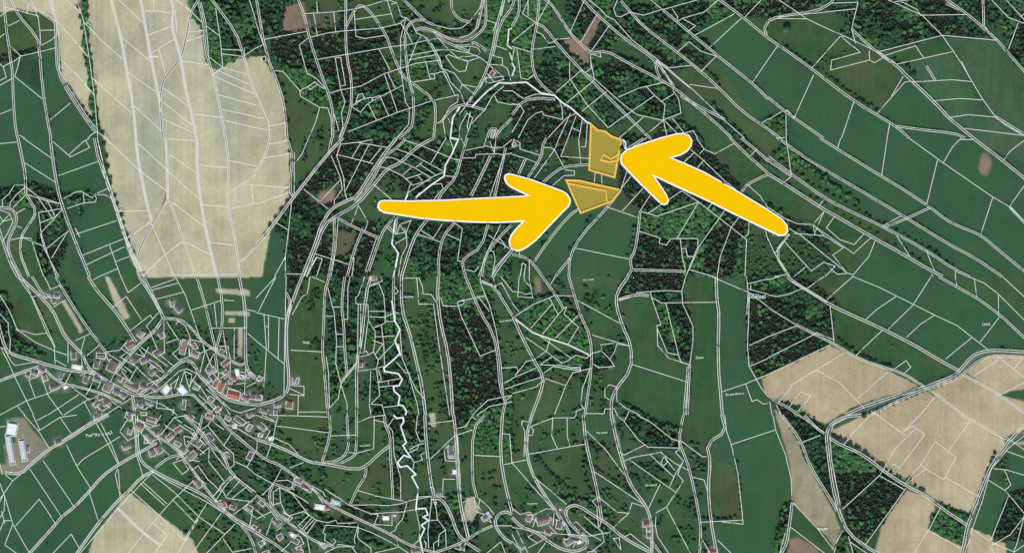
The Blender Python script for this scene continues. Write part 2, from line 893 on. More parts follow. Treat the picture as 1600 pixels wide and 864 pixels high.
l 865,100 870,130 930,300 905,305 910,430 980,510 1110,550
l 870,130 935,165 1285,160
l 960,165 1040,490 1055,535 1110,550
l 905,320 970,475 1040,490
l 1085,0 1060,90 1065,170 1130,310 1130,400 1110,550
d 1100,560 1075,864
d 1110,550 1095,864
l 755,550 1100,660
l 655,690 610,675 580,700 580,750 610,770
l 655,690 655,775 710,820 800,864
l 400,864 400,840 450,820
l 460,855 575,855 580,825 620,825
l 635,820 660,864
l 730,840 720,864
D 1275,0 1280,150 1295,240 1285,520 1315,864
l 1245,0 1480,100 1600,190
l 1465,0 1480,180 1470,430 1480,560 1560,700 1600,750
l 1470,45 1600,15
l 1480,80 1600,110
l 1480,430 1600,375
l 1485,560 1600,510
l 1310,720 1460,670 1600,610
l 1460,670 1500,780 1530,768 1570,795 1600,793
l 1490,50 1490,80
d 1480,100 1470,240
T 1200 432
l 0,20 70,0
D 120,0 150,30 300,120 390,180 520,240 700,320 900,420 1050,510 1195,590
l 0,115 50,125 120,112 215,75
l 150,30 365,160
l 240,75 350,0
l 365,145 530,0
l 530,0 700,70 910,175 1050,245 1180,305 1380,460
l 1020,0 905,180 750,330
l 800,125 680,205 610,270
l 1035,245 950,300 865,380
l 715,335 545,495
l 1275,380 1110,515
d 1065,0 1180,65 1300,130 1450,240 1600,380
l 1170,0 1180,60
l 1290,20 1305,130
l 1440,110 1440,240
l 1325,410 1445,255
l 1250,0 1350,40 1440,110 1600,270
l 1465,0 1600,125
l 0,195 170,300
d 170,300 290,360 430,430 540,500 650,545 840,600 980,690 1100,770 1220,864
l 0,375 170,310
l 0,505 290,360 300,350 410,395
l 0,610 390,425
l 385,180 412,410
l 480,475 140,680 145,690 60,790
l 300,580 450,665 600,820
l 555,765 750,595
l 785,580 862,525 893,565 850,605
l 130,815 205,718 268,745 185,840
l 1040,755 950,864
D 480,864 600,810 800,745 980,690 1160,620 1195,590 1270,500 1330,470 1420,458 1600,470
d 640,864 800,780 950,710 1150,650 1220,610 1320,520 1420,492 1600,505
l 1430,490 1600,630
l 1445,515 1280,625
l 1590,510 1540,575
d 1220,610 1450,740 1600,850
l 1440,740 1510,710 1600,660
d 0,740 50,780 130,820 190,864
l 10,780 25,864
l 50,800 80,864
l 640,840 690,864
T 0 432
l 700,690 730,740
l 745,700 780,760
l 650,730 700,780 760,820
l 580,790 640,840 700,800
l 600,770 620,830
l 640,780 690,820
l 940,640 990,690
l 880,720 940,690
l 960,600 1010,640
l 1050,690 1110,640
l 1070,680 1080,740
l 1200,640 1260,700 1300,760
l 1230,610 1180,690
l 1300,620 1360,700 1420,750
l 1330,600 1400,680
l 1400,640 1440,610 1490,640
l 1480,590 1530,600
l 1420,690 1500,720
l 1400,780 1380,840
l 1260,800 1300,780 1350,810 1320,850
l 930,440 900,500 850,480
l 760,500 800,470
l 940,520 1000,560 1030,600
l 780,560 830,600
l 1120,620 1090,700
l 700,600 740,560 790,590
l 500,620 540,600 600,620
l 840,790 900,830 960,800
T 0 648
l 880,40 940,80 1000,60
l 900,60 880,110 930,180
l 1000,200 1060,250
l 1030,60 1100,110 1060,160
l 1200,30 1250,60
l 1150,60 1220,100
l 1170,160 1230,200 1280,240
l 1190,280 1250,290
l 1280,100 1250,150 1290,190
l 1330,40 1400,90
l 1450,40 1500,70 1560,40
l 1480,120 1560,190
l 1220,380 1290,430
T 400 648
l 20,60 90,100 60,150
l 100,660 160,700 130,720
l 170,600 230,640 200,670
l 210,730 280,760 300,800 250,830
l 390,790 440,830
l 0,740 60,780 30,830
T 800 648
l 90,620 160,670 230,640
l 150,640 130,700
l 230,690 280,740
l 270,650 330,670 320,720
l 320,770 400,790 380,830
l 420,760 460,790
T 0 648
D 680,0 580,50 410,160 310,210 200,300 130,370 30,360
l 655,0 570,40 400,150 
l 150,0 240,100 310,210
l 205,0 250,95
l 230,35 295,0
l 240,100 375,15 480,0
l 375,15 445,115
l 345,185 355,160 400,155
l 130,370 80,410 25,490 0,540
l 35,375 80,410
l 0,430 30,510 80,680 185,864
l 80,680 30,810 105,864
l 0,720 25,660 70,658
l 10,600 30,680
l 30,510 25,600 0,640
l 0,520 25,495
l 0,310 15,370
l 0,75 35,70
l 95,695 245,525 350,680
l 185,335 385,635
l 270,285 465,575
l 415,185 480,320 565,455 560,490 615,660
l 480,320 520,275 660,190 750,135
l 600,50 680,190 740,310
l 630,50 700,190 745,305
D 980,175 870,235 740,310 640,380 560,475 470,570 385,635 350,680 185,864
l 735,335 720,370 755,520
D 960,350 880,390 810,470 740,530 610,680 480,864
l 740,340 750,480 770,510
l 330,864 445,743 495,830
l 500,864 740,580 960,350
D 735,580 890,730 1000,810
l 960,675 1045,750 965,864
l 800,864 960,665 1080,530 1215,405
l 820,470 1000,630 1150,780
l 875,425 1030,565
l 890,415 1045,555
l 950,370 1100,490 1245,635 1410,745
l 1080,530 1220,670
l 1240,650 1110,864
l 1300,540 1150,780
l 1385,610 1200,864
l 1470,680 1290,864
l 1395,770 1455,855 1580,830
D 855,0 855,100 865,240 890,300 960,350 1100,420 1250,480 1400,600 1500,680 1600,730
l 830,0 845,150 850,240 895,385
l 945,350 1060,420 1290,540 1400,610
d 855,20 970,130 1080,190 1150,270 1240,390 1350,540 1430,620 1600,720
l 750,105 800,160 875,120
l 750,100 810,10
l 865,30 965,70 1010,0
l 1010,120 1090,15 1170,0
l 1090,15 1140,50
l 1120,60 1240,140
l 1150,130 1230,150
l 1150,130 1160,190
l 1080,190 1150,240 1100,280
d 970,330 1060,260 1130,250 1240,110 1270,0
l 1080,300 1140,370 1180,340 1140,280 1080,300
l 1170,10 1310,150 1380,230 1440,360 1600,480
d 1150,0 1240,90 1310,190 1400,240 1440,360 1580,480
l 1345,540 1450,380
l 1330,510 1440,380
l 1370,450 1410,410
l 1310,200 1305,290 1400,410
l 1320,210 1420,340
l 1250,250 1310,200
l 1200,345 1240,315 1300,400 1385,480
l 1260,90 1300,65 1400,190 1460,240 1465,310 1440,330
l 1470,290 1545,325 1600,370
l 1545,325 1600,220
l 1400,190 1450,110
d 1350,0 1450,110 1600,230
l 1340,0 1300,65
l 1370,0 1420,60 1480,80 1560,130 1600,150
l 1385,460 1420,520 1580,540
l 1400,450 1470,380
l 1420,500 1500,410
l 1450,520 1545,445
l 1340,500 1385,450
l 1350,540 1390,530
l 1460,620 1530,570 1600,510
l 1520,580 1600,640
d 1510,690 1570,760 1600,864
l 1580,600 1560,700
l 910,120 900,180 990,150 1010,180
H w 75,90 80,64 80
H s 65,215 195,34 -80
H s 145,220 140,34 -80
H g 172,215 36,24 85
H g 365,170 40,24 20
H g 610,12 44,26 20
H b 870,75 56,44 -30
H g 812,105 34,24 80
H b 948,30 56,26 -15
H g 790,200 50,26 20
H g 930,145 66,30 -50
H b 985,115 40,28 20
H b 950,240 38,34 -70
H b 990,220 44,36 -60
H b 1065,135 50,30 40
H r 1110,95 44,30 30
H b 1110,180 40,24 -30
H b 1200,255 60,36 40
H b 1155,225 34,24 40
H b 1310,140 50,30 -60
H b 1250,180 36,24 50
H g 1415,250 36,26 -70
H b 1565,255 50,30 65
H b 1235,430 56,30 -55
H r 1400,560 40,26 -60
H b 1455,578 36,24 -20
H g 1560,580 40,28 -30
H b 1500,35 70,30 -35
H g 1425,22 36,24 -30
H g 1555,80 34,24 50
H b 1310,10 50,30 -20
H b 1190,12 40,30 -40
H b 815,15 40,26 70
H b 1590,700 26,20 -30
T 400 648
l 80,0 450,12
l 140,0 125,60 105,160 65,270
l 130,68 450,110
l 0,0 130,50
l 40,0 130,45
d 460,0 468,120 415,290
d 570,0 575,120 580,200 550,260 490,290 410,300
l 470,130 620,125
d 630,0 628,220 610,260 530,300
l 640,45 720,10 810,0
l 740,10 735,210 630,238
l 580,232 630,240
l 740,30 805,45
d 805,0 805,50 840,130 838,200 850,400 855,520
l 820,60 855,100 865,250 905,390 905,525
l 830,65 860,20
D 0,150 150,200 260,255 340,295 430,305 630,345 700,310 760,250 835,190
l 110,140 210,185 265,245
l 10,160 5,230 
d 0,230 65,280 150,310 240,380 350,450 440,550 560,610 730,690 850,750 960,815 1130,860
l 210,330 300,295
l 160,335 110,430
l 0,370 110,430
d 690,320 685,380 630,465 590,555
l 635,470 750,505 940,540 1000,525 1090,508
l 580,560 740,560 830,565 900,555 945,540
l 430,460 580,560 720,615 900,605 1000,590
l 350,440 420,480 435,510
l 110,430 40,500
d 110,425 80,500 105,590 240,700 370,790 490,820
d 120,430 230,470 250,400 
l 150,450 110,480 110,560 155,545 150,450
l 155,540 190,620
l 130,410 200,405 260,440 330,470
l 150,450 230,490 330,620 380,655 450,670 500,655 510,675 640,670
l 190,460 300,530 330,550
l 240,390 225,450 240,470
l 350,450 420,550
l 380,655 320,740
l 335,620 265,690 320,740
l 350,640 290,710
l 365,650 300,720
l 215,625 300,600 335,625
d 0,500 60,540 130,640 160,670
l 105,640 65,750
l 0,590 60,640
l 0,650 100,600
l 160,850 270,740
l 200,660 320,760 340,864
d 0,730 100,790 200,864
l 435,685 420,735 435,740 430,780 480,810 500,785 490,770
l 435,685 640,700 740,740 880,815
l 645,670 615,770 620,800
l 640,770 720,830 720,864
l 640,700 635,765
l 430,860 510,820 600,820 630,864
l 510,805 620,820
l 840,735 870,720 880,690 915,650 945,545
l 740,680 765,620
l 735,680 850,690 850,620
l 765,620 720,615
l 880,780 890,820 870,830 740,860
l 890,820 960,864
B 860,0 880,20 920,15 925,40 905,70 940,170 920,190 945,230 970,265 925,250 885,295 905,325 945,315 1000,370 975,385 1015,460 1000,585 1060,580 1075,620 1045,635 1080,655 1035,685 1055,710 1025,770 1045,864
l 960,215 1020,180 1050,178
l 955,235 1010,210 1020,180
l 1010,0 1000,100 1025,165 1050,160
l 970,265 990,295 1040,280 1030,245 1055,235
l 990,295 980,340
l 885,300 900,330
D 1055,0 1062,150 1090,400 1115,520 1125,560
l 1100,520 1085,640 1075,720 1080,830
l 1120,540 1135,650 1185,715 1190,830
l 1085,655 1135,655
l 1185,715 1145,745 1140,820
l 1140,780 1110,800 1115,864
l 1050,780 1065,800 1060,830
l 1000,590 1025,700 1020,780 985,810
D 1090,520 1160,520 1210,600 1260,740 1310,790 1400,850
l 1000,510 1110,505 1185,510
l 1090,450 1112,455 1115,505
D 1235,0 1250,120 1260,380 1275,550 1325,760
l 1260,125 1285,560 1335,760
l 1075,55 1230,35
l 1090,275 1250,120
l 1245,290 1185,285 1175,215 1210,190
l 1245,400 1170,400 1165,510
l 1250,85 1310,70 1350,10 1380,30
d 1430,0 1355,85 1350,400 1380,510
l 1255,125 1355,90
l 1355,250 1530,258
l 1290,545 1370,510
l 1365,515 1370,600 1480,640
l 1380,510 1450,570 1490,620
l 1400,520 1390,570 1410,600
l 1440,610 1470,670 1410,640
D 1540,0 1525,250 1560,450 1600,600
l 1535,115 1585,120 1600,300
l 1550,310 1600,300
d 1480,690 1390,730 1330,770 1230,820 1110,860
D 1600,620 1560,600 1510,620 1490,680 1540,760 1600,800
l 1500,690 1600,690
l 1530,790 1440,864
l 1530,790 1560,864
l 1240,830 1270,840 1310,800
l 1310,795 1300,850
H g 40,75 50,34 -40
H w 95,148 26,20 20
H g 30,125 30,18 40
H g 265,410 50,26 -35
H b 320,460 60,22 -30
H t 500,545 60,26 -15
H w 397,575 64,30 -10
H r 445,580 26,22 -10
H g 38,550 36,24 -40
H b 188,632 42,24 -30
H b 140,680 32,24 40
H g 152,760 34,30 30
H w 230,750 28,22 -50
H b 245,785 50,28 -30
H g 420,815 36,22 -40
H w 812,642 36,24 0
H w 867,628 10,10 0
H b 1000,850 50,20 5
H g 1218,210 40,34 85
H g 1220,250 36,36 0
H w 1240,355 28,18 85
H g 1145,495 30,20 50
H b 1290,822 26,34 0
H b 1430,640 40,30 40
H t 1450,625 36,22 -60
H b 265,855 60,18 5
H b 10,720 30,18 -20
H b 60,857 40,14 20
H w 40,800 30,18 40
T 800 648
D 125,0 95,100 90,250 140,400 250,570 330,680 360,740
l 100,45 65,35 60,60 80,100 75,260
l 115,70 135,95 128,125 105,130
l 120,70 255,18 385,18 400,0
l 255,18 248,130 285,212
l 345,20 345,130 362,195
l 100,245 460,180
l 0,298 90,280
l 0,298 160,480 250,580
l 130,380 340,555
D 445,0 460,170 510,370 540,510 560,650 
l 465,100 580,210 700,370
l 510,350 820,555
l 540,510 655,605 730,612 750,548 820,570
l 730,612 635,700
l 540,515 500,535 530,570 540,700
D 620,0 650,150 700,330 740,440 840,570 870,660 875,864
l 655,0 700,40 790,155 850,200 1045,205
l 700,40 720,0
l 830,185 700,250 670,230
l 695,290 750,265 930,232 1015,300 1105,345
l 780,0 860,40 1000,150 1060,165 1190,260 1215,260
d 1070,0 1040,160 1080,260 1110,340 1170,620 1180,740 1170,864
l 1040,160 1045,215 1020,230 1070,285 1035,370 1070,410 965,575 900,610 895,690 910,760 980,864
l 965,575 1115,864
l 735,280 1020,480
l 860,245 1015,390
l 930,232 1015,345
l 955,245 930,300 945,318 970,295 955,250
l 1055,310 1015,380 985,450
l 925,430 855,580
l 1130,388 1200,405 1220,470
D 1310,0 1340,100 1215,180 1240,290 1225,450 1240,650 1280,864
l 1330,0 1340,100 1370,185 1410,360 1445,680
l 1370,185 1600,108
l 1175,668 1445,655 
l 1310,665 1445,682
l 1190,780 1240,864
l 1285,780 1370,864
D 0,640 60,700 150,730 230,790 310,840 400,855 470,820 470,770 370,690 330,620 350,570 410,560 500,620 600,680 700,770 870,860
l 0,580 50,620 110,605 130,625 215,585 265,590
l 265,590 255,690
l 0,700 60,710 200,735 350,745 480,755 610,730
l 370,690 400,665 480,740 560,785
l 450,630 565,730 575,790 500,850
l 560,650 545,700
l 630,770 670,765 680,840 635,770
l 700,760 740,740 800,790 870,840
l 0,740 60,864
l 30,720 100,864
l 130,740 100,760 160,800
l 210,770 100,830
l 160,864 210,795
l 0,790 40,830
d 350,745 430,760 440,800
l 875,690 900,690
d 875,790 930,864
H r 840,682 42,32 5
H g 852,720 22,26 0
H g 855,755 24,26 0
H b 110,645 44,28 60
H b 190,660 70,50 15
H b 295,685 50,36 80
H b 225,735 40,20 -20
H b 355,790 50,40 30
H g 65,825 24,18 40
H r 1255,856 50,20 10
H g 500,858 50,14 5
H w 300,590 8,6 0
H b 430,740 20,16 0
T 1200 648
l 30,0 50,100 110,250 145,400 150,530
d 85,0 200,150 260,320 400,540 430,600
l 0,108 45,93
l 190,0 350,110
l 210,170 325,125
d 225,0 300,80 350,115
D 580,0 480,10 400,50 360,110 370,220 400,440 440,600 500,740 640,840 690,864
l 490,20 410,60 385,130 395,280 450,560
D 385,145 460,190 550,225 650,290 720,350 860,440 1000,510 1080,580 1240,685
l 470,185 540,100 640,0
l 680,0 865,130
l 950,0 845,105
l 845,105 900,68 980,122 790,370
l 715,350 790,215 915,90
l 745,355 785,305 820,330
l 690,375 850,465
l 695,375 465,585
l 710,355 695,375
l 860,455 605,810
l 850,430 955,310 985,335 870,425
l 955,310 1045,165 1175,262 1100,403 985,335
l 1130,220 1260,40
l 1110,390 1320,510
D 1210,0 1450,130 1510,155
l 1450,130 1475,190
D 1600,70 1510,155 1480,200 1400,300 1340,440 1280,600 1240,690 1210,864
l 1600,130 1500,210 1390,340 1330,560 1280,700 1230,864
l 1510,155 1600,215
l 1490,225 1600,265
l 1410,335 1480,340 1600,375
l 1475,340 1515,435 1480,470
l 1375,405 1480,470 1600,615
l 1500,505 1390,780
l 1400,810 1510,745 1600,630
l 1270,705 1390,790 1540,855
l 1600,620 1535,864
l 1600,810 1540,855
l 1385,820 1420,864
l 1000,720 1075,575
l 1000,720 1205,830
l 1000,720 910,864
D 150,545 130,700 115,800 80,864
l 105,735 70,864
l 155,545 310,710 410,840
b 310,712 370,708
l 135,695 355,864
l 465,720 430,780 410,864
l 500,755 530,864
l 510,790 620,864
T 0 0
H b 756,2370 31.6667,18.0952 60
H g 770,2472 31.6667,27.1429 -40
H b 850,2430 27.1429,31.6667 -30
H g 952,2292 18.0952,18.0952 30
H g 880,2534 27.1429,22.619 0
H g 844,2534 27.1429,22.619 85
H g 1304,2372 27.1429,27.1429 -40
H w 1510,2354 22.619,22.619 -10
H g 1626,2364 27.1429,27.1429 60
H g 1550,2350.8 18.0952,18.0952 -30
H b 1618.4,2484 36.1905,27.1429 5
H b 1732,2532 36.1905,27.1429 15
H g 1580,2468 18.0952,22.619 80
H b 808,2596 36.1905,40.7143 75
H g 1560,2670 40.7143,22.619 60
H w 1468,2664 22.619,22.619 0
H g 1628,2716 22.619,22.619 0
H b 1564,2592 36.1905,27.1429 30
H g 1722,2576 27.1429,22.619 85
H b 1636,3392 36.1905,27.1429 30
H g 1868,3424 31.6667,22.619 20
H g 3432,3240 18.0952,18.0952 20
H w 3620,3384 27.1429,18.0952 30
H g 1216,2712 18.0952,18.0952 45
"""
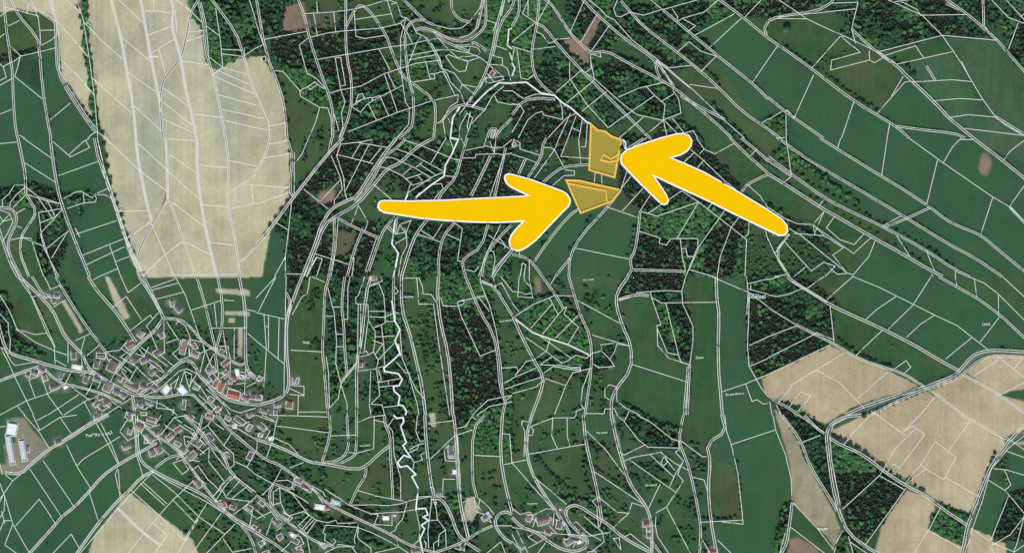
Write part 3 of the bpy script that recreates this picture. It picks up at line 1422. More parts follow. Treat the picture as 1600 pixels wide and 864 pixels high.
COVER = """Q 0 0
F wheat 0,-20 330,-20 325,0 165,0 170,65 120,40 60,32 0,55
F olive 0,55 60,35 165,70 178,110 130,150 60,190 0,190
F crop -20,230 60,200 130,160 180,150 200,250 300,400 330,600 440,864 230,864 215,700 190,620 110,590 -20,600
F rough 45,225 60,190 130,185 135,290 70,250
F wheat 155,-20 245,-20 262,100 280,260 288,375 240,310 195,240 185,130 165,60
F wheat 250,-20 540,-20 600,30 625,60 640,190 660,215 690,215 705,180 820,178 850,230 885,300 895,400 905,500 905,610 850,700 840,760 825,864 435,864 400,790 350,620 325,440 300,330 280,180 260,60
W dec|broadleaf belt along the lane between the two pale strips of grain 245,0 258,0 275,110 292,280 305,400 318,410 290,380 280,280 262,140
W con|dark clump of conifers at the western edge of the picture 0,190 60,165 115,148 122,160 60,187 0,215
W mix|mixed copse around the pond and winding lane west of the village 0,600 50,590 110,575 190,600 300,612 310,628 240,645 270,660 215,720 180,864 130,864 110,780 125,680 60,640 0,640
W dec|bright broadleaf corner of wood meeting the big pale field 560,-20 650,-20 660,60 690,120 740,180 690,215 655,200 640,100 600,50
W mix|mixed wood between the pale field and the top edge 640,-20 960,-20 950,10 890,25 880,95 840,110 800,180 705,178 690,130 660,60
F bare 890,20 945,5 975,90 920,105 880,98
F olive 985,0 1260,-20 1260,70 1110,95 1110,35 990,42
F olivebare 978,42 1050,45 1050,100 985,108
W con|dark spruce plantation crossed by two long field lanes 850,110 975,95 1060,95 1060,40 1090,60 1110,95 1240,90 1245,245 1110,300 1040,340 1020,250 960,245 940,200 900,205 845,195
W dec|bright broadleaf patch south of the spruce plantation 870,205 940,215 1040,245 1035,330 1070,345 1000,335 940,290 900,230
W mix|mixed wood with a small meadow below the spruce plantation 1040,340 1110,300 1240,250 1290,345 1340,300 1350,330 1300,430 1190,440 1060,440 1040,400
F olive 1180,150 1235,148 1280,330 1260,330
F olive 868,215 900,240 940,290 1000,335 1022,400 1015,455 920,570 905,450 890,300
W con|narrow spruce strip beside the olive meadow and diagonal track 1030,470 1060,445 1180,430 1260,435 1190,500 1110,620 1085,620 1060,560 1000,600 920,600 960,550
F bare 1000,600 1045,590 1050,660 980,665
W mix|mixed belt along the diagonal track under the big pale field 850,700 910,620 960,600 980,660 1040,640 1050,620 1110,625 1060,650 1010,740 920,740 860,740
F crop 845,720 905,740 905,864 820,864
W con|brown spruce stand under the diagonal track 905,740 1010,740 1110,690 1190,700 1190,864 905,864
F olivebare 1050,720 1110,730 1090,800 1050,800
F olive 1165,560 1200,515 1260,540 1255,600 1200,640 1130,650 1160,590
F olive 1110,660 1150,640 1150,710 1090,690
W mix|mixed hillside wood with many small plots above the left arrow 1190,500 1290,430 1350,330 1430,370 1420,470 1380,560 1300,600 1255,600 1260,540 1210,510
F olive 1300,200 1400,230 1440,300 1400,440 1290,440 1360,330 1290,265
F olive 1390,180 1520,185 1515,220 1460,280 1440,230 1400,200
F meadow 1320,440 1440,470 1450,490 1400,540 1380,460
F olive 1260,-20 1510,-20 1470,70 1380,75 1290,10
W mix|mixed belt curving along the hairpin lane near the top 1240,60 1300,40 1350,80 1440,90 1500,60 1530,60 1500,110 1440,130 1370,110 1310,90 1260,140
W dec|broadleaf wood around the red roofed farm at the top 1510,-20 1620,-20 1620,90 1520,180 1500,120
W dec|broadleaf slopes beside the lane under the small clearing 1290,140 1380,150 1390,240 1330,250 1280,200
W mix|mixed grove south of the red roofed farm 1440,330 1490,310 1600,270 1600,290 1480,350 1450,400
F meadow 1490,340 1600,290 1600,410 1540,440 1460,460 1470,400
W con|dark wood north of the long arrow shaft 1440,480 1600,430 1600,640 1200,640 1300,600 1390,560 1420,480
W mix|mixed wood south of the long arrow shaft 1200,700 1330,690 1600,700 1600,864 1190,864
F meadow 1180,720 1270,700 1280,864 1160,864
F dgreen 180,620 240,650 260,720 280,864 240,864 200,700
Q 800 0
W dec|broadleaf wood on both banks of the bold border line 0,-20 130,-20 140,60 100,70 60,160 60,230 0,240
F meadow 60,75 150,150 180,190 175,260 140,280 80,240 60,160
W mix|mixed wood between the red strip field and the top edge 100,-20 220,-20 560,-20 660,20 680,60 560,100 640,160 610,200 500,230 330,120 300,170 240,150 180,110
F meadow 105,0 180,0 170,110 130,90
F olive 340,-20 420,-20 440,25 380,25
W mix|mixed wood sloping south east of the red strip field 125,125 250,180 250,230 330,170 500,260 560,360 500,380 380,370 300,400 200,330 150,280 60,260
F bare 265,48 287,65 240,150 280,165 240,170 245,215 225,215 205,195 150,135 180,120 215,120 225,100
W con|dark wood west of the upper highlighted parcel 0,280 70,260 150,300 245,380 240,520 150,500 60,460 0,460
W con|dark wood east of the upper highlighted parcel 340,420 440,440 480,370 560,390 620,480 700,560 740,640 720,700 560,720 400,660 340,590
F meadow 90,470 130,460 150,510 90,560 60,560
F dark 0,440 60,470 80,520 160,510 170,560 100,590 0,560
F olive 250,440 240,520 170,500 150,450 200,430
F meadow 520,300 560,320 700,480 830,560 960,650 1110,740 1240,864 1080,864 980,780 880,700 740,590 640,480 540,370 525,340
W mix|tree belt between the two parallel lanes in the middle right 640,260 700,360 840,470 960,600 900,560 760,500 660,400 600,340
F olive 560,250 640,260 760,400 900,530 1090,640 1280,864 1250,864 1060,690 900,580 760,470 640,340 560,290
F olive 640,180 660,190 820,320 780,380 720,350 600,220
F crop 640,140 720,60 1140,350 1600,700 1600,864 1400,864 1000,620 780,390 620,170
F crop 1150,350 1250,240 1420,400 1600,550 1600,710 1350,560 1190,400
W mix|broad mixed forest along the top right edge 560,-20 1620,-20 1620,110 1540,130 1480,60 1380,110 1240,60 1180,130 1060,70 960,20 820,60 700,50 640,10
W con|dark forest block in the upper right with ragged lower edge 640,-20 1000,-20 920,40 800,60 700,40
F meadow 810,60 900,62 1020,115 940,215 790,110 795,80
W mix|forest tongue reaching down to the harrowed field 1020,110 1060,60 1240,60 1370,60 1500,120 1345,115 1140,170 1080,120
F olive 990,210 1140,180 1220,220 1150,350 1000,270 940,220 1020,120 1060,160
W scr|low bushes in the triangle between three tracks 970,180 1060,150 1080,165 1000,210 960,210
F stripe 1200,200 1380,165 1480,370 1600,420 1600,550 1440,440 1300,320
F stripe 1345,118 1500,128 1600,260 1600,420 1500,370 1400,180
F meadow 1500,60 1600,50 1600,230 1540,170
W mix|mixed strip down the far right top corner 1520,60 1600,60 1600,240 1570,210
F bare 1466,486 1482,478 1496,492 1498,520 1486,548 1468,546 1460,522
F dgreen 760,370 850,350 900,430 860,420
W dec|broadleaf patch around the small track junction left of crop fields 780,390 850,360 858,440 
F crop 100,660 210,650 290,650 395,690 385,800 360,864 90,864
F meadow 140,560 200,580 215,660 100,740 20,864 0,864 0,790
W con|square dark spruce plantation with notched northern edge 398,725 465,750 495,748 580,748 560,864 370,864 385,760
W dec|bright broadleaf wood north of the square spruce plantation 400,660 560,620 660,640 740,720 730,864 560,864 580,745 480,745 395,710
W con|narrow dark spruce stand east of the square plantation 600,720 700,640 740,660 690,864 600,864
W scr|young thicket at the tail of the right arrow 730,740 830,720 1000,780 1060,840 1060,864 700,864
W mix|line of trees following the lane above the right arrow tail 800,640 900,700 1000,740 1060,780 1000,790 880,730 790,690
F olive 980,700 1130,760 1060,864 1000,820
F crop 1130,745 1300,830 1360,864 1060,864
F meadow 850,640 900,560 960,660 1130,745 1000,740 900,700
W dec|hedge trees along the double track crossing the green crops 830,480 960,560 1100,650 1090,640 960,540 850,450
Q 0 432
F meadow 0,0 140,0 290,340 180,240 60,180 0,110
W mix|tree belt along the brook on the western edge 0,0 20,60 50,170 80,210 180,260 170,275 60,250 0,220
F wheat 460,-10 810,-10 810,4 460,4
F strip 328,0 340,0 378,66 405,130 385,135 355,80
F strip 192,78 205,76 262,170 250,178
F strip 675,38 805,42 800,62 680,52
F strip 705,108 785,108 780,124 705,120
F strip 745,160 758,160 758,255 745,255
F strip 715,130 735,130 735,145 715,145
F crop 175,0 320,50 420,210 360,235 330,240 260,170
F crop 780,0 890,0 890,350 780,330
F olive 915,0 1025,0 1025,430 930,420 915,360 910,220
F olive 870,465 1030,480 1020,580 960,570 870,530
F olive 860,370 1030,370 1040,490 860,460
W mix|mixed wood strip between the two lanes in the left middle 1025,0 1125,0 1110,150 1110,320 1030,400 1030,200
W mix|river side trees along the bold zigzag border line 1150,40 1240,0 1250,130 1270,250 1330,400 1320,560 1290,600 1220,560 1210,450 1160,440 1180,300 1150,150
W con|dark conifers along the lane north of the village centre 900,0 960,0 920,70 900,100
F meadow 1115,80 1150,40 1180,120 1150,240 1115,250
F olive 1265,10 1305,5 1370,90 1380,200 1410,480 1350,480 1320,300 1270,100
W con|long dark spruce forest with a straight western edge 1370,95 1530,60 1560,200 1570,330 1560,390 1470,430 1420,470 1400,250
W dec|bright green broadleaf wood north of the long spruce forest 1370,0 1520,0 1560,60 1440,95 1380,90
F meadow 1530,40 1600,80 1600,310 1575,330 1560,200
W dec|broadleaf wood south of the long spruce forest 1430,480 1570,385 1600,340 1600,560 1490,560 1480,490 1430,490
W mix|long narrow tree strip beside the olive meadow near the river 1205,450 1225,470 1230,560 1250,690 1230,690 1215,560
F meadow 850,590 990,585 1210,560 1215,690 1080,660 1020,650 900,600
F olive 1120,600 1215,560 1220,690 1105,670
F olive 1480,560 1570,560 1580,690 1540,700 1490,680
W mix|wooded hollow inside the hairpin of the southern lane 850,640 900,650 960,720 1020,760 1100,760 1200,850 1000,830 920,750 860,700
W con|dark tree strip between lane and house with the pale roof 1070,710 1120,710 1180,740 1180,770 1060,730
W mix|mixed copse around the quarry track at the bottom centre 1300,690 1440,680 1470,700 1500,770 1440,864 1310,864 1320,780
F strip 1455,690 1480,690 1500,720 1480,770 1440,765
F wheat 0,-40 1,-40 1,-41
F crop 0,310 200,230 400,430 370,680 230,864 0,864
F meadow 400,420 480,460 600,600 700,700 640,864 420,680
F olive 600,720 700,780 740,830 640,864
W scr|shrubby gardens and orchards on the southern slope of the village 740,480 850,580 840,660 700,600 620,600 560,520 640,470
W mix|trees on the slope between the lower village lanes 860,580 900,640 840,680 800,650 780,560 720,480
F strip 1340,428 1360,428 1362,470 1345,468
Q 800 432
W con|square spruce block on the hill with a thin lane below 365,-10 545,-10 530,45 440,45 330,70 340,20
F meadow 0,0 30,0 40,60 0,100
W dec|bright green orchard wood with small parallel plots 25,80 60,60 130,60 165,70 210,130 235,160 245,230 200,220 120,190 60,170
F bare 70,0 90,0 90,70 75,60
F meadow 180,10 330,10 330,100 370,210 340,210 240,170 190,40
F meadow 340,70 440,65 460,200 550,270 545,400 540,500 420,440 330,380 380,290 375,210
W mix|narrow wood in the middle of the green hill pasture 440,60 530,40 540,80 565,160 560,270 500,250 455,200 460,150
F meadow 560,0 730,30 730,140 735,260 790,370 820,480 690,520 600,500 550,480 560,270 565,160
F crop 650,0 725,50 728,250 760,330 800,380 820,480 860,560 870,700 830,864 650,864 640,490 660,480
W con|dark wood corner beside the white place label on the right 735,70 880,150 960,190 1000,210 830,290 770,320 735,260
W mix|mixed wood between the right hand lanes above the pale fields 730,0 880,0 930,20 1000,60 1010,190 880,140 740,60
F olive 935,15 1060,-10 1000,70
F crop 1060,-20 1340,-20 1600,190 1600,240 1460,230 1400,280 1000,80
F meadow 1010,60 1100,120 1370,280 1280,340 1180,280 1020,190 1000,180
F pale 780,315 990,215 1080,250 1150,280 1275,345 1190,370 1060,410 980,460 930,440 860,400 790,365
F pale 1300,350 1410,305 1600,425 1600,470 1540,500 1500,480 1380,420
F pale 1420,300 1480,250 1520,245 1600,250 1600,330 1520,365
F meadow 1600,325 1525,370 1600,415
F pale 1000,480 1130,420 1290,355 1540,505 1540,520 1480,640 1425,740 1350,710 1250,650 1160,600 1100,560 1020,510
F pale 1230,665 1300,690 1330,710 1310,750 1300,790 1400,840 1410,864 1110,864 1160,760
F pale 1425,780 1540,830 1560,864 1420,864
F pale 1560,520 1600,500 1600,540
F crop 1500,560 1600,560 1600,864 1540,830 1430,780 1490,600
W scr|small round thicket in the lower right green field 1520,570 1550,570 1555,640 1530,650 1495,620
W con|dark copse in the far lower right corner 1550,680 1600,620 1600,820 1500,830
F grey 820,415 850,430 900,520 940,620 1010,740 1030,800 1000,860 880,710 870,600 850,520
W mix|wooded strip between the tan strip field and the main road 820,400 860,390 980,470 990,600 1010,720 940,600 900,500
W dec|bright broadleaf patch inside the bend of the main road 1000,500 1050,520 1150,590 1160,610 1020,620 1005,560
W con|dark triangular spruce plantation between road and tan field 1010,615 1160,605 1235,660 1160,770 1110,830 1060,810 1030,740
W dec|dense young wood beside the junction in the lower right 1330,710 1430,760 1410,840 1300,790
W mix|trees above the bottom edge beside the main road bend 1030,800 1060,810 1170,864 1000,864
F bare 860,820 900,815 960,850 960,880 850,880
W mix|dark hedge wood west of the reddish field at the bottom 850,700 868,710 866,800 850,864 820,864 825,780
F meadow 880,710 1000,830 1000,860 960,850 890,810 865,800
W mix|bushy triangle where the hill lanes meet 340,390 400,420 520,480 530,540 420,535 350,470
F olive 80,560 220,520 250,640 260,690 200,710 90,580
F olive 250,500 340,570 400,680 270,600
F meadow 0,570 40,570 140,720 60,730 0,700
W mix|wooded bands beside the stream in the middle valley 0,290 160,240 250,260 320,230 320,285 220,300 190,290 100,310 0,360
F olive 180,300 220,310 120,480 60,480 100,330
F olive 620,560 700,600 720,760 620,750
W scr|scrub around the reddish pit between two lanes 550,520 600,560 620,570 600,620 560,610
W mix|leafy belt under the hairpin bends near the bottom 150,690 230,690 330,780 300,800 200,740
F meadow 440,740 480,720 600,800 600,864 470,864
Q 0 432
W gar|garden trees and shrubs between the houses of the village 230,250 420,180 520,120 620,150 800,220 830,330 900,380 880,480 960,560 1000,600 800,620 640,560 480,500 350,430 190,330
W gar|garden trees between the scattered houses at the bottom of the picture 600,560 700,640 840,680 1000,780 1240,850 1240,880 700,880 560,680
Q 0 0
W spr|clumps of bushes on the slopes around the upper middle valley 900,0 1600,0 1800,200 1760,400 1700,860 900,860 850,700 950,450
Q 0 432
W spr|bushes and small trees dotting the meadows of the lower middle valley 900,0 1600,0 1600,864 880,864 900,600 1040,430
Q 800 432
W spr|loose bushes on the hill meadows right of the lower valley 0,0 330,0 380,200 340,380 520,480 600,700 620,864 0,864
Q 0 432
F yard 20,445 75,438 100,475 152,532 155,548 72,612 0,622 0,590 18,585 14,520 50,520 48,500 22,480
Q 800 0
F olivebare 240,395 345,440 320,560 235,530
F olivebare 168,560 345,590 305,635 215,670
Q 0 432
F wheat 402,676 420,686 575,800 600,820 665,880 235,880 300,800 380,700
"""
ROADS = """T 0 432
R 5 asphalt 120,0 240,110 330,210 370,300 450,420 520,490 545,560 600,610 700,670 830,740 870,740 1000,650 1110,545 1160,515 1210,540 1260,640 1400,760 1500,790 1600,800
R 3 pale 870,0 950,120 1025,260 960,350 860,430 720,600
R 3 pale 30,430 60,480 200,530 330,565 450,592 590,602
R 3 pale 255,555 370,665 500,690 640,730 760,790
R 3 pale 870,745 1000,765 1190,725 1260,795 1340,864
R 2.5 pale 0,650 130,600 255,560
R 3 pale 1100,265 1190,310 1260,400 1400,500 1500,555
T 400 432
R 5 asphalt 0,800 100,778 170,745 210,700 205,600 192,480 192,270 230,150 290,0
R 2.5 dirt 1160,300 1200,470 1222,680 1235,864
R 3 pale 920,210 965,350 1005,520 1050,700 1062,864
T 400 216
R 4 asphalt 290,864 380,640 400,560 460,450 570,395 630,370 720,220 800,110 880,0
R 3 pale 0,670 90,570 220,390 440,110 540,0
T 400 0
R 3 asphalt 880,864 975,800 985,600 950,500 935,330 930,190 980,140 1040,125
R 6 dirt 1425,0 1400,100 1385,180 1340,230 1270,250 1190,240 1100,195 1000,190
R 3 pale 1515,520 1450,570 1350,670
R 2.5 dirt 530,864 595,700 600,500 570,380 562,0
R 2.5 asphalt 5,0 60,330 160,580 187,720 195,864
T 0 0
R 2.5 asphalt 1245,0 1190,90 1155,280 1130,370 1040,470 1010,540 1003,650 1015,864
R 3 asphalt 345,140 352,280 365,450 440,590 560,760 605,815
T 0 216
R 2.5 asphalt 1040,0 1047,100 1048,380 950,530 850,740 880,864
R 3 dirt 165,340 240,455 185,530 130,620 125,720 180,864
R 4 asphalt 0,440 75,450 95,490 55,600 45,700 120,864
T 1200 432
R 5 asphalt 540,864 800,752 980,690 1160,627 1215,590 1290,505 1360,475 1420,472 1600,485
R 2.5 pale 170,300 290,360 430,430 540,500 650,545 840,600 980,690
T 1200 648
R 5 asphalt 530,5 440,25 390,60 370,130 385,250 420,440 450,580 480,700 530,770 640,840 690,864
R 4 asphalt 1600,95 1500,190 1400,320 1330,500 1260,690 1220,864
R 3 pale 385,145 460,190 550,225 650,290 720,350 860,440 1000,510 1080,580 1240,685
T 0 648
R 4 pale 680,0 580,47 410,160 310,210 200,300 130,370 30,362
R 4 asphalt 855,0 855,100 865,240 890,300 960,350 1100,420 1250,480 1400,600 1500,680 1600,730
R 3 pale 960,350 880,390 810,470 740,530 610,680 480,864
R 2.5 pale 980,175 870,235 740,310 640,380 560,475 470,570 385,635 350,680 185,864
R 3 pale 870,30 970,130 1080,190 1150,270 1240,390 1350,540 1430,620 1600,720
T 400 648
R 4 dirt 0,230 65,280 150,310 240,380 350,450 440,550 560,610 730,690 850,750 960,815 1130,860
R 3.5 pale 0,150 150,200 260,255 340,295 430,305 530,300
R 5 asphalt 1090,515 1160,520 1210,600 1260,740 1310,790
R 4 asphalt 1130,855 1230,820 1330,770 1390,730 1480,690
R 5 asphalt 1600,620 1560,600 1510,620 1490,680 1540,760 1600,800
R 3 asphalt 240,470 180,440 120,430 85,500 105,590 240,700 370,790 490,820
R 3 pale 1240,50 1255,200 1262,380 1280,550 1325,760
T 800 648
R 5 asphalt 0,640 60,700 150,730 230,790 310,840 400,855 470,820 470,770 370,690 330,620 350,570 410,560 500,620 600,680 700,770 860,855
R 3 pale 125,0 95,100 90,250 140,400 250,570 330,680 360,740
R 3 pale 635,0 665,150 710,330 750,440 845,570 872,660 875,864
T 800 0
R 3 dirt 735,80 820,165 1030,325 1180,445
R 3 dirt 205,0 265,50 360,210 430,290 490,335
"""

def pts_of(tok, ox, oy, k):
    return [(ox + float(t.split(',')[0]) / k, oy + float(t.split(',')[1]) / k) for t in tok]
polys = []; houses = []
ox = oy = 0
for ln in LINES.splitlines():
    t = ln.split()
    if not t: continue
    if t[0] == 'T': ox, oy = float(t[1]), float(t[2])
    elif t[0] == 'H':
        c = pts_of([t[2]], ox, oy, 4)[0]; l, w = [float(v) / 4 for v in t[3].split(',')]
        houses.append((t[1], c[0], c[1], l, w, float(t[4])))
    else: polys.append((t[0], pts_of(t[1:], ox, oy, 4)))
cover = []
for ln in COVER.splitlines():
    t = ln.split()
    if not t: continue
    if t[0] == 'Q': ox, oy = float(t[1]), float(t[2])
    elif t[0] == 'F': cover.append(('F', t[1], None, pts_of(t[2:], ox, oy, 2)))
    elif t[0] == 'W':
        kl = ln[2:]; kind, rest = kl.split('|'); w = rest.split(); n = [i for i, v in enumerate(w) if ',' in v][0]
        cover.append(('W', kind, ' '.join(w[:n]), pts_of(w[n:], ox, oy, 2)))
roads = []
for ln in ROADS.splitlines():
    t = ln.split()
    if not t: continue
    if t[0] == 'T': ox, oy = float(t[1]), float(t[2])
    else: roads.append((float(t[1]), t[2], pts_of(t[3:], ox, oy, 4)))

def smooth(p, it=1):
    for _ in range(it):
        if len(p) < 3: return p
        q = [p[0]]
        for a, b in zip(p, p[1:]):
            q += [(a[0] * .75 + b[0] * .25, a[1] * .75 + b[1] * .25), (a[0] * .25 + b[0] * .75, a[1] * .25 + b[1] * .75)]
        q.append(p[-1]); p = q
    return p
def resample(p, step):
    out = [p[0]]
    for a, b in zip(p, p[1:]):
        d = math.hypot(b[0] - a[0], b[1] - a[1]); n = max(1, int(math.ceil(d / step)))
        out += [(a[0] + (b[0] - a[0]) * i / n, a[1] + (b[1] - a[1]) * i / n) for i in range(1, n + 1)]
    return out

# arrows and highlighted parcels (map units)
ARW1 = [(580 + x / 5, 255 + y / 5) for x, y in [(48,345),(52,318),(66,295),(95,287),(300,292),(600,284),(850,270),(1040,262),(1215,252),(1150,222),(1085,190),(1050,158),(1036,122),(1044,92),(1066,80),(1095,82),(1250,125),(1400,180),(1490,212),(1530,236),(1556,275),(1560,310),(1544,342),(1500,385),(1380,510),(1290,606),(1220,660),(1175,684),(1135,691),(1100,678),(1077,645),(1073,605),(1090,560),(1130,508),(1178,460),(1000,470),(800,466),(600,455),(400,438),(250,415),(100,391),(62,370)]]
ARW2 = [(870 + x / 4.32, 185 + y / 4.32) for x, y in [(424,280),(434,243),(468,212),(560,175),(700,130),(800,104),(850,99),(895,114),(915,150),(909,190),(882,225),(840,250),(780,268),(860,300),(1000,363),(1200,478),(1400,598),(1520,676),(1556,720),(1562,765),(1540,792),(1498,795),(1400,748),(1200,652),(1000,553),(800,462),(662,396),(700,450),(742,515),(758,555),(748,580),(722,588),(695,575),(560,445),(470,352),(434,312)]]
PAR1 = [(860 + x / 5.4, 180 + y / 5.4) for x, y in [(343,80),(400,130),(460,138),(515,180),(598,210),(570,370),(540,525),(328,463)]]
PAR1B = [(860 + x / 5.4, 180 + y / 5.4) for x, y in [(588,322),(510,370),(450,332),(425,378),(500,398),(573,380)]]
PAR2 = [(860 + x / 5.4, 180 + y / 5.4) for x, y in [(135,550),(240,553),(400,590),(595,632),(520,725),(255,825)]]
PAR2B = [(860 + x / 5.4, 180 + y / 5.4) for x, y in [(152,578),(470,640),(478,728)]]

# ---------------------------------------------------------------- land cover raster (1 map unit per cell)
PAD = 48; RW, RH = 1600 + 2 * PAD, 864 + 2 * PAD
def inpoly_grid(p, grow=0):
    xs = [q[0] for q in p]; ys = [q[1] for q in p]
    x0, x1 = max(0, int(min(xs)) + PAD - 1), min(RW, int(max(xs)) + PAD + 2)
    y0, y1 = max(0, int(min(ys)) + PAD - 1), min(RH, int(max(ys)) + PAD + 2)
    if x1 <= x0 or y1 <= y0: return None
    gx, gy = np.meshgrid(np.arange(x0, x1) - PAD + .5, np.arange(y0, y1) - PAD + .5)
    m = np.zeros(gx.shape, bool); n = len(p)
    for i in range(n):
        (ax, ay), (bx, by) = p[i], p[(i + 1) % n]
        if ay == by: continue
        c = ((ay > gy) != (by > gy)) & (gx < (bx - ax) * (gy - ay) / (by - ay) + ax)
        m ^= c
    return y0, y1, x0, x1, m
def extend(p):     # polygons that touch the frame run on past it
    q = []
    for x, y in p:
        if x <= 0: x = -PAD - 2
        if x >= 1600: x = 1600 + PAD + 2
        if y <= 0: y = -PAD - 2
        if y >= 864: y = 864 + PAD + 2
        q.append((x, y))
    return q
def vnoise(cell, seed, h=RH, w=RW, cx=None):
    r = np.random.default_rng(seed); cx = cx or cell
    g = r.random((int(h / cell) + 3, int(w / cx) + 3))
    y = np.arange(h) / cell; x = np.arange(w) / cx
    yi = y.astype(int); xi = x.astype(int); fy = (y - yi)[:, None]; fx = (x - xi)[None, :]
    fy = fy * fy * (3 - 2 * fy); fx = fx * fx * (3 - 2 * fx)
    a = g[yi][:, xi]; b = g[yi][:, xi + 1]; c = g[yi + 1][:, xi]; d = g[yi + 1][:, xi + 1]
    return (a * (1 - fx) + b * fx) * (1 - fy) + (c * (1 - fx) + d * fx) * fy
# organic edges: warp the lookup a little
wpx = (vnoise(9, 1) - .5) * 5 + (vnoise(4, 2) - .5) * 2.5; wpy = (vnoise(9, 3) - .5) * 5 + (vnoise(4, 4) - .5) * 2.5
LAWN = [j for j, c_ in enumerate(cover) if c_[1] in ('meadow', 'olive', 'dark', 'dgreen', 'olivebare', 'crop') or (c_[0] == 'F' and c_[1] == 'rough')]
kid = np.full((RH, RW), -1, np.int32); wid = np.full((RH, RW), -1, np.int32)
for i, (t, kind, lab, p) in enumerate(cover):
    g = inpoly_grid(extend(p))
    if g is None: continue
    y0, y1, x0, x1, m = g
    if t == 'F': kid[y0:y1, x0:x1][m] = i; wid[y0:y1, x0:x1][m] = -1
    elif kind in ('gar', 'spr'):
        s = wid[y0:y1, x0:x1]; k = kid[y0:y1, x0:x1]; s[m & (s < 0) & (np.isin(k, LAWN) | (k < 0))] = i
    else: wid[y0:y1, x0:x1][m] = i
iy, ix = np.mgrid[0:RH, 0:RW]
jy = np.clip(np.round(iy + wpy), 0, RH - 1).astype(int); jx = np.clip(np.round(ix + wpx), 0, RW - 1).astype(int)
wid = wid[jy, jx]
kid2 = kid[np.clip(np.round(iy + wpy * .35), 0, RH - 1).astype(int), np.clip(np.round(ix + wpx * .35), 0, RW - 1).astype(int)]

def lin(r, g, b):
    return np.array([((c / 255 + .055) / 1.055) ** 2.4 if c > 10 else c / 255 / 12.92 for c in (r, g, b)])
KLIT = 1.22      # a surface of albedo a shows as a*KLIT in this light
def alb(r, g, b): return lin(r, g, b) / KLIT
FIELD = {'wheat': alb(190,182,145), 'wheatgrey': alb(170,173,148), 'wheatwarm': alb(188,177,145), 'pale': alb(181,165,132),
         'crop': alb(57,92,62), 'meadow': alb(59,91,57), 'olive': alb(70,92,58), 'olivebare': alb(100,98,78), 'bare': alb(142,122,104),
         'stripe': alb(68,100,70), 'strip': alb(178,172,146), 'rough': alb(50,74,56), 'dark': alb(46,72,54), 'dgreen': alb(50,84,62), 'grey': alb(158,150,122), 'yard': alb(134,132,110)}
WFLOOR = {'con': alb(62,68,56), 'mix': alb(52,74,52), 'dec': alb(56,84,54), 'scr': alb(64,84,58), 'gar': None, 'spr': None}
base = np.zeros((RH, RW, 3)); base[:] = alb(62, 91, 60)
for i, (t, kind, lab, p) in enumerate(cover):
    if t != 'F': continue
    m = (kid2 == i).astype(float); ps = {'yard': 3, 'bare': 6, 'olive': 3, 'olivebare': 4, 'rough': 4, 'meadow': 2, 'dark': 4, 'dgreen': 4, 'wheatgrey': 14, 'wheatwarm': 14}.get(kind, 0)
    if not m.any(): continue
    yy, xx = np.nonzero(m); a0, a1, b0, b1 = max(0, yy.min() - 20), yy.max() + 21, max(0, xx.min() - 20), xx.max() + 21
    q = m[a0:a1, b0:b1].copy()
    for _ in range(ps): q[1:-1, 1:-1] = (q[1:-1, 1:-1] + q[:-2, 1:-1] + q[2:, 1:-1] + q[1:-1, :-2] + q[1:-1, 2:]) / 5
    base[a0:a1, b0:b1] = base[a0:a1, b0:b1] * (1 - q[..., None]) + FIELD[kind] * q[..., None]
wheatm = np.zeros((RH, RW), bool)
for i, c_ in enumerate(cover):
    if c_[1] == 'wheat': wheatm |= kid2 == i
for (bx, by, sx, sy, cc) in ((232, 220, 32, 120, (166, 171, 147)), (355, 175, 34, 90, (168, 172, 148)), (300, 380, 70, 50, (190, 177, 144)), (425, 240, 22, 70, (176, 174, 142)), (270, 60, 60, 50, (182, 175, 150))):
    q = (np.exp(-((ix - PAD - bx) / sx) ** 2 - ((iy - PAD - by) / sy) ** 2) * wheatm * .9)[..., None]; base = base * (1 - q) + alb(*cc) * q
isW = np.zeros((RH, RW), bool)
for i, (t, kind, lab, p) in enumerate(cover):
    if t == 'W' and WFLOOR[kind] is not None:
        m = wid == i; base[m] = WFLOOR[kind]; isW |= m
lum = base.sum(2)
pale = lum > .75
n1 = vnoise(60, 11); n2 = vnoise(18, 12); n3 = vnoise(5, 13); n4 = vnoise(1.7, 14)
streak = vnoise(80, 15, cx=3.2)            # drilling rows run near north-south in the grain
ang = (ix * math.cos(math.radians(35)) - iy * math.sin(math.radians(-35)) * 0) 
mod = 1 + (n1 - .5) * .22 + (n2 - .5) * .18 + (n3 - .5) * .13 + (n4 - .5) * .12
mod = mod + np.where(pale, (streak - .5) * .14, (vnoise(46, 17, cx=2.6) - .5) * .13)
# patches of yellowed grass in meadow
yel = np.clip((vnoise(34, 21) * .6 + vnoise(12, 22) * .4 - .52) * 5, 0, 1)
grassy = (~pale) & (~isW)
cropm = np.zeros((RH, RW), bool); strm = np.zeros((RH, RW), bool); palem = np.zeros((RH, RW), bool)
for i, (t, kind, lab, p) in enumerate(cover):
    if t == 'F' and kind == 'crop': cropm |= kid2 == i
    if t == 'F' and kind == 'stripe': strm |= kid2 == i
    if t == 'F' and kind == 'pale': palem |= kid2 == i
w_ = (yel * np.where(cropm, .12, .32))[..., None] * grassy[..., None]
base = base * (1 - w_) + (alb(88, 88, 68)[None, None, :] * w_)
gr = (np.clip((vnoise(40, 31) - .5) * 3, 0, 1) * .35)[..., None] * (pale & ~palem)[..., None]
base = base * (1 - gr) + alb(160, 167, 145) * gr
rows = np.sin((ix * math.sin(math.radians(33)) - iy * math.cos(math.radians(33))) * 2 * math.pi / 5.2 + n2 * 3)
mod = np.where(strm, mod + rows * .11 + (streak - .5) * .05, mod)
mod = np.where(cropm, 1 + (mod - 1) * .45, mod)
tram = np.abs(((ix + iy * .18) % 26) - 13) < .6
